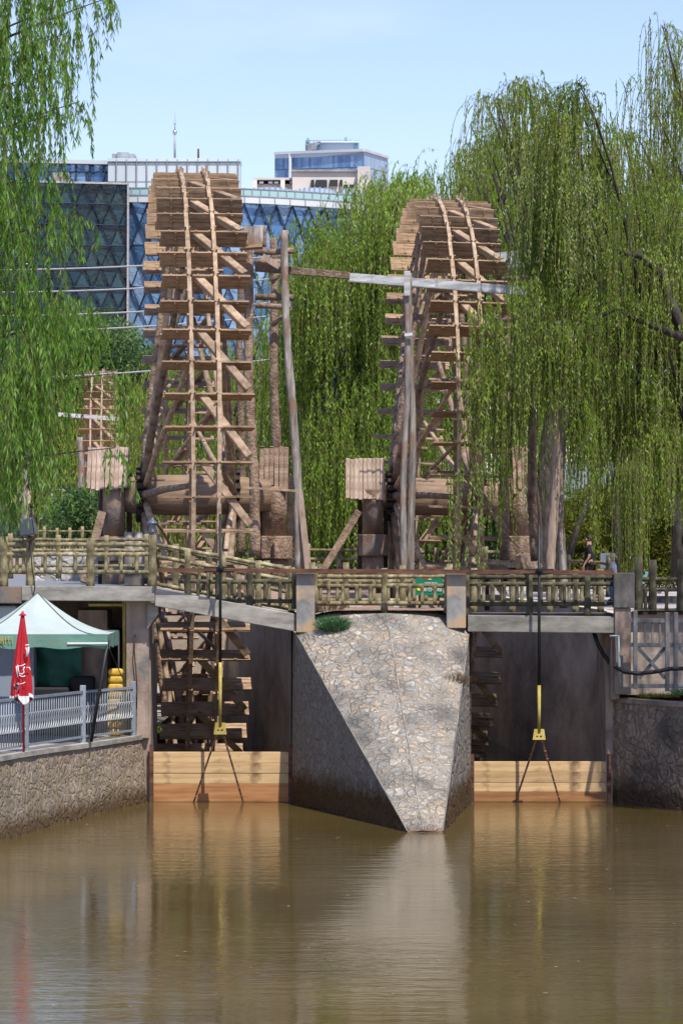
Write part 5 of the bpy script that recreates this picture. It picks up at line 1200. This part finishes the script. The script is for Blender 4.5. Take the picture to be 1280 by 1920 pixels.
    mk('trousers', ['pel', 'hpl', 'knl', 'anl', 'hpr', 'knr', 'anr'], [('pel', 'hpl'), ('hpl', 'knl'), ('knl', 'anl'), ('pel', 'hpr'), ('hpr', 'knr'), ('knr', 'anr')], r3, trouser)
    r4 = dict(hel=.04, tol=.042, her=.04, tor=.042)
    for sd in 'lr': mk('shoe', ['he' + sd, 'to' + sd], [('he' + sd, 'to' + sd)], {'he' + sd: .045, 'to' + sd: .045}, plain('shoe', (.03, .03, .035), .5))
    def hairf(u, v):
        a = u * 2 * math.pi; t = v * 1.75; d = Vector((math.cos(a) * math.sin(t), math.sin(a) * math.sin(t), math.cos(t)))
        cut = 1 if math.cos(a) < .35 or t < .9 else .86
        return Vector(loc) + rot @ (Vector((.002 + d.x * .108 * cut, d.y * .092, 1.615 + d.z * .103)) * s)
    mb = MB(); mb.grid(hairf, 24, 12); mb.build('hair', hairm, root)
    for y_ in (-.03, .03):
        mb = MB(); mb.lathe([(.002, -.008), (.010, 0), (.002, .008)], (0, 0, 0), 8); mb.v = [Vector(loc) + rot @ ((Vector((.094, y_, 1.603)) + v) * s) for v in mb.v]; mb.build('eye', M['black'], root)
    for y_ in (-.083, .083):
        mb = MB(); mb.lathe([(.003, -.03), (.014, 0), (.003, .03)], (0, 0, 0), 8); mb.v = [Vector(loc) + rot @ ((Vector((.0, y_, 1.59)) + v) * s) for v in mb.v]; mb.build('ear', skin_m, root)
    mb = MB(); mb.beam((.098, -.02, 1.556), (.098, .02, 1.556), .006, .008); mb.v = [Vector(loc) + rot @ (v * s) for v in mb.v]; mb.build('mouth', plain('lips', (.25, .08, .07), .5), root)
    if hat:
        mb = MB(); mb.lathe([(.175, -.035), (.13, .02), (.112, .035), (.105, .10), (.07, .125), (.01, .13)], (0, 0, 0), 20); mb.v = [Vector(loc) + rot @ ((Vector((.01, 0, 1.635)) + v) * s) for v in mb.v]; mb.build('hat', hat, root)
    return root
blackcl = plain('black cotton', (.012, .013, .018), .85); hairk = plain('black hair', (.012, .010, .010), .6)
c = at(1104, 1120, 80)
person('man in a black T-shirt walking left behind the right fence', (c.x, c.y, ZR + .01), 1.60, math.pi, blackcl, plain('dark trousers', (.02, .022, .03), .85), hairk)
c = at(1148, 1120, 76)
person('person in a cream bucket hat and white top standing near the black post', (c.x, c.y, ZR + .01), 1.12, math.pi * .93, plain('white cotton', (.62, .62, .64), .8), plain('blue and white cloth', (.10, .16, .30), .8), hairk,
       hat=noise_mat('cream straw', [(.55, .48, .33), (.68, .62, .46)], scale=(20, 20, 20)), stride=.03)
# ================================================================ FOLIAGE
def mesh_np(name, verts, nper, mat, tint=None, extra=None):
    n = len(verts) // nper; me = bpy.data.meshes.new(name)
    me.vertices.add(len(verts)); me.vertices.foreach_set('co', verts.astype(np.float32).ravel())
    me.loops.add(n * nper); me.loops.foreach_set('vertex_index', np.arange(n * nper, dtype=np.int32))
    me.polygons.add(n); me.polygons.foreach_set('loop_start', np.arange(n, dtype=np.int32) * nper)
    if tint is not None:
        a = me.attributes.new('tint', 'FLOAT', 'FACE'); a.data.foreach_set('value', tint.astype(np.float32))
    me.materials.append(mat); me.update(calc_edges=True); return me
def leaves(pos, dirs, ln, wd, rng):
    """rhombic leaves, pos (N,3) base, dirs (N,3) unit"""
    n = len(pos); r = rng.normal(size=(n, 3)); s = np.cross(dirs, r); s /= np.linalg.norm(s, axis=1, keepdims=True) + 1e-9
    m = pos + dirs * (ln * .45)[:, None]; t = pos + dirs * ln[:, None]; w_ = (wd / 2)[:, None] * s
    return np.stack([pos, m + w_, t, m - w_], 1).reshape(-1, 3)
def strand_pts(p0, out, L_, drop, t):
    """p0 (N,3), out (N,3) horizontal reach, L_ (N) hang; t (N,M)"""
    x = p0[:, None, :] + out[:, None, :] * (1 - np.exp(-3.2 * t))[:, :, None]
    x[:, :, 2] += (drop[:, None] * np.sin(np.minimum(t * 4, math.pi) ) * .5) - L_[:, None] * t ** 1.25
    return x
def willow_strands(p0, out, L_, rise, rng, step, lf, mats, parent, W0, tintbase, sway=.05, tw_r=.006, spread=.55):
    N = len(p0); M_ = int(max(8, (L_.max() / step))); t = np.linspace(.05, 1, M_)[None, :].repeat(N, 0) + rng.uniform(-.4, .4, (N, M_)) / M_
    ph = rng.uniform(0, 6.28, (N, 2)); 
    P = strand_pts(p0, out, L_, rise, t)
    sw = sway * L_[:, None] * (t ** 1.5)
    P[:, :, 0] += np.sin(t * 5 + ph[:, :1]) * sw * .35; P[:, :, 1] += np.cos(t * 4 + ph[:, 1:]) * sw * .35
    mod = .45 + .55 * (np.sin(t * (L_[:, None] * 7) + ph[:, :1] * 3) > -.35)
    keep = rng.random((N, M_)) < np.clip((L_[:, None] / L_.max()) * 1.0, .15, 1) * mod      # short strands carry fewer leaves
    pos = P[keep]; n = len(pos)
    az = rng.uniform(0, 2 * math.pi, n); sp_ = rng.uniform(.15, spread, n) ; d = np.stack([np.cos(az) * sp_, np.sin(az) * sp_, -np.ones(n)], 1); d /= np.linalg.norm(d, axis=1, keepdims=True)
    ln = lf[0] * rng.uniform(.65, 1.25, n); wd = lf[1] * rng.uniform(.7, 1.3, n)
    sid = np.repeat(np.arange(N), M_).reshape(N, M_)[keep]
    tint = np.clip(tintbase[sid] + rng.normal(0, .13, n), 0, .94); pale = rng.random(n) < .03; tint[pale] = 1
    me = mesh_np('foliage', leaves(pos, d, ln, wd, rng) - np.array(W0), 4, mats[0], tint)
    o = link(bpy.data.objects.new('foliage', me)); o.parent = parent
    # twigs : thin ribbons
    K_ = 7; tt = np.linspace(0, 1, K_)[None, :].repeat(N, 0); Q = strand_pts(p0, out, L_, rise, tt); sw = sway * L_[:, None] * (tt ** 1.5)
    Q[:, :, 0] += np.sin(tt * 5 + ph[:, :1]) * sw * .35; Q[:, :, 1] += np.cos(tt * 4 + ph[:, 1:]) * sw * .35
    a, b = Q[:, :-1].reshape(-1, 3), Q[:, 1:].reshape(-1, 3); quads = []
    for e in (np.array([tw_r, tw_r * .6, 0]), np.array([-tw_r * .6, tw_r, 0])): quads.append(np.stack([a - e, a + e, b + e, b - e], 1).reshape(-1, 3))
    me = mesh_np('hanging_twigs', np.concatenate(quads) - np.array(W0), 4, M['twig'])
    o = link(bpy.data.objects.new('hanging_twigs', me)); o.parent = parent
def outline_fn(pts):
    xs, ys = zip(*pts); return lambda x: np.interp(x, xs, ys)
def willow(label, Yc, dY, base_px, trunk_r, outline, n_tips, per_tip, Lr, leaf, mats, seed, zmin=ZR + .3, vdepth=260, reach=.5, tipr=.5, limbs=12, lean=0, holes=None, step=.055,
           ymax=None, trunk=True, crown_py=None, pw=1.3, cat='tree', tint=(.1, .85), bunch=.5, limb_r=1.0, pxpow=1, name='willow_tree', spread=.55):
    rng = np.random.default_rng(seed); x0, x1 = outline[0][0], outline[-1][0]; f = outline_fn(outline)
    base = at(base_px, HZ, Yc); base.z = ZR - .05
    root = empty(name, base, label, cat)
    px = x0 + (x1 - x0) * rng.random(n_tips) ** pxpow; u = rng.random(n_tips) ** pw; py = f(px) + u * vdepth
    if ymax: py = np.minimum(py, ymax - rng.random(n_tips) * 60)
    dn = np.clip((px - (x0 + x1) / 2) / ((x1 - x0) / 2), -1, 1); Y = Yc + dY * rng.uniform(-1, 1, n_tips) * np.sqrt(np.clip(1.05 - dn ** 2, .1, 1))
    tips = np.stack([(px - 640) * Y / F, Y, EYE - (py - HZ) * Y / F], 1)
    # skeleton: trunk, limbs to a sample of tips
    if trunk:
        mb = MB(); hz = float(np.median(tips[:, 2])); fork = base + Vector((lean, 0, (hz - base.z) * .42))
        mb.log(base, fork, trunk_r, trunk_r * .8, n=10, seg=.5, bend=.05, wob=.15); mb.build('trunk', M['bark'], root)
        mb = MB(); idx = np.argsort(py)[:max(4, limbs)] if limbs < n_tips else np.arange(n_tips); idx = np.concatenate([idx[::2], rng.choice(n_tips, max(3, limbs // 2))])
        for i in idx:
            tpt = Vector(tips[i]); pts = []; mid = fork.lerp(tpt, .5) + Vector((0, 0, .12 * (tpt - fork).length)); kx = random.uniform(-.3, .3)
            for k in range(9):
                t = k / 8; pts.append(fork * (1 - t) ** 2 + mid * 2 * t * (1 - t) + tpt * t * t + Vector((math.sin(t * 7 + i) * .1, math.cos(t * 6 + i) * .1, math.sin(t * 9 + kx) * .08)))
            mb.tube(pts, [trunk_r * .36 * limb_r * (1 - t / 8) ** 1.2 + .014 for t in range(9)], 6, wob=.1)
        mb.build('limbs', M['bark'], root)
    per_tip = int(per_tip); N = n_tips * per_tip; c = np.repeat(tips, per_tip, 0); tb = np.repeat(rng.uniform(tint[0], tint[1], n_tips), per_tip) + rng.normal(0, .1, N)
    a = rng.uniform(0, 2 * math.pi, N) if bunch == 0 else np.repeat(rng.uniform(0, 2 * math.pi, n_tips), per_tip) + rng.normal(0, 1.1, N); rr = reach * np.repeat(rng.uniform(.3, 1.3, n_tips), per_tip) * rng.uniform(.3, 1, N); out = np.stack([np.cos(a) * rr, np.sin(a) * rr, np.zeros(N)], 1)
    p0 = c + rng.normal(0, tipr * .5, (N, 3)) * np.array([1, 1, .5]); L_ = rng.uniform(*Lr, N)
    L_ = np.minimum(L_, np.maximum(.3, p0[:, 2] - zmin - rng.random(N) * 1.0)); rise = rng.uniform(.1, .9, N) * reach; L_ *= np.repeat(rng.uniform(.45, 1.15, n_tips), per_tip)
    if holes is not None:
        for hx0, hx1, hy0, hy1, Ymax in holes:        # keep hanging strands from growing through the wheel
            pxx = p0[:, 0] / p0[:, 1] * F + 640; bot = HZ - (p0[:, 2] - L_ - EYE) * F / p0[:, 1]; tp_ = HZ - (p0[:, 2] - EYE) * F / p0[:, 1]
            inn = (pxx > hx0) & (pxx < hx1) & (p0[:, 1] < Ymax); lim = (hy0 - tp_) * p0[:, 1] / F * rng.uniform(.8, 1, len(L_))
            L_ = np.where(inn, np.minimum(L_, lim), L_); k = L_ > .35; p0, out, L_, rise, tb = p0[k], out[k], L_[k], rise[k], tb[k]
    willow_strands(p0, out, L_, rise, rng, step, leaf, mats, root, base, tb, spread=spread)
    return root
LM1 = leaf_mat('willow leaf', (.135, .25, .024), (.30, .45, .055), (.46, .60, .14), .62, pale=(.55, .60, .45))
LM2 = leaf_mat('fresh willow leaf', (.12, .26, .022), (.28, .46, .05), (.46, .62, .13), .55, pale=(.5, .58, .35))
LM3 = leaf_mat('near willow leaf', (.07, .165, .020), (.14, .28, .038), (.25, .40, .08), .45, pale=(.3, .4, .2))
LM4 = leaf_mat('broad leaf', (.05, .10, .035), (.10, .18, .06), (.19, .29, .12), .35)
LM5 = leaf_mat('bamboo leaf', (.06, .08, .012), (.13, .15, .02), (.24, .24, .05), .35)

# -- right, near: hangs in front of the right wheel
willow('large weeping willow hanging over the right side in front of the right waterwheel', 72, 3.4, 1330, .33,
       [(982, 330), (992, 185), (1000, 128), (1060, 140), (1100, 160), (1150, 185), (1200, 250), (1260, 330), (1340, 360)], 150, 27, (.8, 4.2), (.10, .026), [LM1], 11,
       vdepth=620, limbs=34, lean=-.4, tipr=.42, reach=.75, step=.038, pw=.95, tint=(.05, .9), bunch=.62, zmin=5.7, spread=.95, limb_r=.6, pxpow=.78, holes=[(600, 945, 395, 0, 99), (945, 1000, 520, 0, 99), (1018, 1064, 720, 0, 99)])
willow('curtain of willow strands hanging close in front of the right wheel', 68.7, .9, 1345, .12,
       [(875, 640), (900, 560), (940, 500), (980, 490), (1040, 540), (1120, 560)], 27, 15, (1.0, 3.8), (.11, .026), [LM1], 12, vdepth=260, limbs=8, reach=.4, tipr=.42, trunk=False, step=.038, spread=.9, holes=[(1018, 1064, 720, 0, 99), (976, 1018, 800, 0, 99)], cat='willow branch', name='willow_branch')
willow('tall airy willow at the upper right corner', 80, 3, 1380, .3,
       [(1140, 260), (1180, 190), (1205, 90), (1235, 40), (1275, 25), (1340, 20)], 56, 15, (1.0, 4.6), (.11, .025), [LM1], 13, vdepth=420, limbs=22, reach=.8, tipr=.5, step=.06)
willow('single low willow tress hanging over the paving at the far right', 68.0, .35, 1345, .1, [(1165, 850), (1180, 840), (1198, 850)], 12, 9, (2.2, 3.6), (.09, .02), [LM1], 14, vdepth=60, reach=.14, tipr=.25, trunk=False,
       zmin=3.6, step=.045, cat='willow branch', name='willow_branch')
willow('willow crown reaching left into the sky above the right waterwheel', 92, 2.5, 1010, .25,
       [(852, 275), (880, 215), (925, 160), (960, 150), (1000, 150)], 22, 14, (.8, 3.0), (.12, .028), [LM1], 15, vdepth=110, limbs=22, reach=.9, tipr=.4, step=.06, lean=.5)
willow('short willow tress hanging over the tops of the pale and grey poles', 68.2, .25, 1345, .1, [(1008, 610), (1040, 590), (1078, 610)], 14, 12, (1.2, 2.4), (.10, .026), [LM1], 16, vdepth=60, reach=.3, tipr=.3, trunk=False,
       step=.038, spread=.9, cat='willow branch', name='willow_branch')
# -- behind the wheels
willow('bright green weeping willow in the gap between the two waterwheels', 98, 4, 650, .3,
       [(538, 500), (565, 440), (600, 400), (640, 372), (690, 352), (730, 325), (770, 318), (800, 330)], 180, 19, (1.5, 5.5), (.14, .034), [LM2], 21, vdepth=560, limbs=20, reach=.8, tipr=.9, step=.06, spread=.95)
willow('weeping willow standing behind the right waterwheel', 106, 4, 860, .32,
       [(700, 380), (750, 318), (800, 322), (850, 312), (900, 280), (940, 250), (990, 240), (1040, 300)], 170, 19, (1.8, 5.5), (.15, .036), [LM2], 22, vdepth=620, limbs=24, reach=.9, tipr=.9, step=.065, spread=.95)
willow('dark willow behind the pavilion at the right', 124, 5, 1150, .35,
       [(960, 330), (1020, 300), (1080, 290), (1160, 280), (1240, 260), (1320, 250)], 150, 14, (2, 6), (.18, .042), [LM1], 23, vdepth=600, limbs=20, reach=1, tipr=1.2, step=.12)
willow('weeping willow visible through the spokes of the left waterwheel', 116, 4, 400, .3,
       [(225, 720), (270, 690), (330, 676), (400, 668), (470, 640), (520, 600), (570, 560)], 130, 14, (1.5, 4.8), (.16, .036), [LM2], 24, vdepth=330, limbs=14, reach=.9, tipr=1.0, step=.1)
willow('willow far behind at the left, around the distant waterwheel', 196, 6, 60, .4,
       [(-60, 640), (0, 650), (60, 680), (120, 690), (190, 690), (260, 720)], 110, 12, (2, 7), (.24, .055), [LM2], 25, vdepth=260, limbs=12, reach=1.2, tipr=1.5, step=.17)
# broad leaved tree left, hedges
def leafy(label, Yc, dY, base_px, outline, nclump, per, leaf, mat, seed, vdepth, name='leafy_tree', cat='tree', tr=.2, csize=.6, trunk=True):
    rng = np.random.default_rng(seed); f = outline_fn(outline); x0, x1 = outline[0][0], outline[-1][0]; base = at(base_px, HZ, Yc); base.z = ZR - .05; root = empty(name, base, label, cat)
    px = rng.uniform(x0, x1, nclump); py = f(px) + rng.random(nclump) ** 1.2 * vdepth; Y = Yc + rng.uniform(-dY, dY, nclump); c = np.stack([(px - 640) * Y / F, Y, EYE - (py - HZ) * Y / F], 1)
    c[:, 2] = np.maximum(c[:, 2], ZR + .2)
    if trunk:
        mb = MB(); top = Vector(c[:, :].mean(0)); mb.log(base, (top.x, top.y, top.z), tr, tr * .5, n=8, seg=.6, bend=.06); mb.build('trunk', M['bark'], root)
        mb = MB()
        for i in rng.choice(nclump, 14): mb.log((top.x, top.y, top.z - 1), Vector(c[i]), tr * .35, .03, n=6, seg=.8, bend=.06)
        mb.build('limbs', M['bark'], root)
    N = nclump * per; g_ = rng.normal(size=(N, 3)); g_ /= np.linalg.norm(g_, axis=1, keepdims=True); pos = np.repeat(c, per, 0) + g_ * (csize * rng.uniform(.5, 1.1, N))[:, None] * np.array([1, 1, .7])
    pos[:, 2] = np.maximum(pos[:, 2], ZR + .03)
    d = g_ * .8 + rng.normal(size=(N, 3)) * .6; d /= np.linalg.norm(d, axis=1, keepdims=True)
    tint = np.clip(np.repeat(rng.uniform(.2, .8, nclump), per) + rng.normal(0, .14, N), 0, 1)
    me = mesh_np('foliage', leaves(pos, d, leaf[0] * rng.uniform(.7, 1.3, N), leaf[1] * rng.uniform(.7, 1.3, N), rng) - np.array(base), 4, mat, tint); o = link(bpy.data.objects.new('foliage', me)); o.parent = root
leafy('feathery leafy tree in front of the glass wall at the left', 205, 4, 190, [(80, 650), (110, 610), (150, 585), (190, 590), (230, 625), (270, 650), (310, 690)], 150, 170, (.32, .13), LM4, 31, 150, csize=1.1)
leafy('dense green trees beyond the left plaza', 215, 5, 220, [(60, 720), (160, 700), (260, 668), (340, 690), (420, 720), (560, 700)], 240, 230, (.32, .17), LM4, 32, 300, csize=1.3)
leafy('yellow green bamboo thicket behind the walking man', 100, 2.5, 1150, [(1060, 960), (1110, 930), (1160, 925), (1210, 940), (1310, 930)], 230, 230, (.16, .05), LM5, 33, 150, name='bamboo_thicket', cat='bush', csize=.5, trunk=False)
leafy('dark green shrubs behind the right wheel at ground level', 112, 3, 850, [(540, 930), (700, 940), (900, 930), (1080, 930)], 220, 180, (.2, .09), LM4, 34, 140, name='shrub_row', cat='bush', csize=.7, trunk=False)
leafy('green shrubs at ground level behind the left wheel', 124, 3, 400, [(100, 930), (300, 930), (560, 930)], 170, 180, (.22, .10), LM4, 35, 130, name='shrub_row', cat='bush', csize=.7, trunk=False)
# extra dark trunks at the right
def btrunk(label, pts, r0, r1):
    mb = MB(); mb.tube([at(*p) for p in pts], [r0 + (r1 - r0) * i / (len(pts) - 1) for i in range(len(pts))], 9, wob=.12); root = empty('bare_trunk', at(*pts[0]), label, 'tree trunk'); mb.build('trunk', M['bark'], root)
btrunk('straight dark trunk behind the right willow strands', [(1192, 1085, 90), (1195, 980, 90), (1193, 880, 90), (1200, 760, 90), (1196, 640, 89)], .15, .09)
btrunk('slim dark trunk left of the straight dark trunk', [(1156, 1085, 92), (1156, 990, 92), (1158, 900, 92), (1150, 800, 92)], .13, .08)
btrunk('dark trunk at the far right edge', [(1268, 1085, 88), (1270, 980, 88), (1264, 860, 88), (1275, 700, 88)], .17, .12)
btrunk('slanting dark trunk leaning to the right behind the grey pole', [(1062, 1060, 94), (1082, 985, 94), (1108, 925, 94), (1130, 870, 94), (1160, 800, 94)], .11, .06)
btrunk('forked dark limb curving up at the right edge of the large willow', [(1300, 640, 70), (1270, 600, 70), (1255, 560, 70), (1238, 510, 70), (1200, 480, 69.5), (1150, 470, 69)], .16, .05)
btrunk('long low dark limb inside the right willow', [(1300, 640, 69.5), (1250, 622, 69.2), (1200, 600, 69), (1150, 580, 69), (1110, 600, 68.8), (1090, 680, 68.8)], .10, .03)
# -- tree beyond the right edge of the frame whose shade falls on the right bank
willow('willow on the right bank just beyond the frame, shading the balustrade', 59.5, 1.4, 1560, .25, [(1425, 300), (1500, 180), (1620, 180), (1760, 300)], 50, 18, (.8, 2.6), (.12, .03), [LM1], 41, vdepth=420, limbs=12, reach=.5, tipr=.5, step=.06, zmin=6.5)
# -- left foreground willow (bank near the camera)
def near_willow():
    rng = np.random.default_rng(5); Yc = 40; base = Vector((-7.6, Yc, 1.4)); root = empty('willow_tree', base, 'blurred foreground willow hanging in from the left edge', 'tree')
    cl = [(-60, -160, 90, 26, 3.0), (20, -150, 70, 24, 2.8), (90, -60, 40, 12, 1.5), (60, -30, 60, 14, 1.9), (175, -15, 22, 5, .75), (205, -5, 10, 3, .8), (130, 60, 35, 8, .9), (40, 60, 60, 14, 1.5), (-20, 100, 60, 18, 2.0), (90, 130, 40, 7, .9),
          (150, 190, 20, 3, .5), (110, 210, 30, 5, .6), (10, 240, 50, 14, 1.3), (60, 330, 40, 8, .7), (-10, 380, 50, 16, 1.4), (90, 400, 35, 10, .7), (150, 405, 25, 5, .45), (30, 450, 40, 10, .9), (70, 520, 40, 9, .6),
          (-20, 520, 50, 16, 1.3), (20, 560, 60, 20, 1.5), (80, 590, 50, 16, 1.2), (110, 600, 35, 10, .9), (0, 680, 60, 18, 1.6), (45, 700, 40, 12, 1.2), (215, 700, 18, 3, .8), (70, 770, 25, 7, .9), (40, 800, 40, 10, 1.0), (-10, 780, 40, 12, 1.3),
          (215, 840, 12, 2, .75), (150, 600, 35, 7, .8), (75, 860, 35, 5, .6), (100, 860, 22, 4, .6), (60, 620, 50, 14, 1.0), (120, 560, 40, 10, .8), (10, 900, 30, 6, .7), (40, 180, 60, 14, 1.2), (20, 320, 60, 16, 1.4)]
    P0 = []; OUT = []; LL = []; TB = []; RI = []
    tipsl = []
    for px, py, sp_, n, ln in cl:
        n = int(n * (1.75 if py < 560 else 2.5)); Y = Yc + rng.normal(0, 1.1, n); x = px + rng.normal(0, sp_ * .6, n); y = py + rng.normal(0, sp_ * .35, n)
        p = np.stack([(x - 640) * Y / F, Y, EYE - (y - HZ) * Y / F], 1); P0.append(p); a = rng.uniform(0, 2 * math.pi, n); r_ = rng.uniform(.05, .3, n)
        OUT.append(np.stack([np.cos(a) * r_ + .08, np.sin(a) * r_, 0 * a], 1)); LL.append(ln * rng.uniform(.45, 1.1, n)); TB.append(rng.uniform(.2, .8) + rng.normal(0, .1, n)); RI.append(rng.uniform(0, .25, n)); tipsl.append(at(px, py, Yc))
    P0, OUT, LL, TB, RI = map(np.concatenate, (P0, OUT, LL, TB, RI))
    mb = MB(); mb.log(base, base + Vector((.3, 0, 5)), .35, .28, n=10, bend=.04); mb.log(base + Vector((.3, 0, 5)), base + Vector((.8, 0, 11)), .28, .15, n=10, bend=.04); mb.build('trunk', M['bark'], root)
    mb = MB()
    for i, t_ in enumerate(tipsl):
        s0 = base + Vector((.5, 0, max(1.5, min(10, (t_.z - base.z) * .8)))); mid = s0.lerp(t_, .5) + Vector((0, 0, .35)); pts = [s0 * (1 - t) ** 2 + mid * 2 * t * (1 - t) + t_ * t * t for t in [k / 10 for k in range(11)]]
        mb.tube(pts, [.05 * (1 - k / 10) ** 1.3 + .006 for k in range(11)], 6, wob=.1)
    mb.build('limbs', M['bark'], root)
    willow_strands(P0, OUT, LL, RI, rng, .019, (.115, .019), [LM3], root, base, TB, sway=.13, tw_r=.0022, spread=.6)
near_willow()
# grass tuft and weeds
def tuft(label, px, py, Y, r, h, n, mat, seed, name='grass_tuft'):
    rng = np.random.default_rng(seed); c = np.array(at(px, py, Y)); a = rng.uniform(0, 6.28, n); rr = r * np.sqrt(rng.random(n)); pos = c + np.stack([np.cos(a) * rr, np.sin(a) * rr * .6, -.02 + 0 * a], 1)
    d = np.stack([np.cos(a) * rr / r * .9, np.sin(a) * rr / r * .6, np.ones(n)], 1) + rng.normal(0, .25, (n, 3)); d /= np.linalg.norm(d, axis=1, keepdims=True)
    V_ = leaves(pos, d, h * rng.uniform(.4, 1.1, n), np.full(n, .014), rng); pos2 = pos + d * (h * rng.uniform(.1, .8, n))[:, None]; d2 = d + rng.normal(0, .6, (n, 3)); d2 /= np.linalg.norm(d2, axis=1, keepdims=True)
    V2 = leaves(pos2, d2, np.full(n, .07), np.full(n, .014), rng)
    me = mesh_np(name, np.concatenate([V_, V2]) - c, 4, mat, np.clip(rng.normal(.5, .2, 2 * n), 0, 1)); o = link(bpy.data.objects.new(name, me)); o.location = c; tag(o, label, 'grass')
LM6 = leaf_mat('feathery green', (.04, .10, .045), (.08, .18, .075), (.15, .27, .11), .3)
LMD = leaf_mat('dry stalks', (.10, .065, .035), (.19, .13, .08), (.28, .21, .14), .2)
tuft('feathery green tuft growing at the top left of the cobbled slope', 625, 1182, 64.6, .2, .36, 800, LM6, 1)
tuft('dry brown weed clump on the right edge of the cobbled slope', 853, 1285, 63.3, .14, .3, 260, LMD, 2)
tuft('smaller dry weed clump lower on the right edge of the cobbled slope', 840, 1378, 61.7, .09, .18, 160, LMD, 3)
tuft('thin dry grass by the post at the top of the cobbled slope', 616, 1150, 66, .25, .5, 160, LMD, 4)
tuft('green weeds at the foot of the timber-look balustrade', 1235, 1306, 63.9, .4, .08, 260, LM5, 5)
tuft('dark green plant at the right edge on the retaining wall', 1282, 1302, 63.2, .2, .16, 200, LM6, 6)
tuft('small green weed at the left end of the left sluice opening', 290, 1375, 69, .06, .2, 80, LM2, 7)
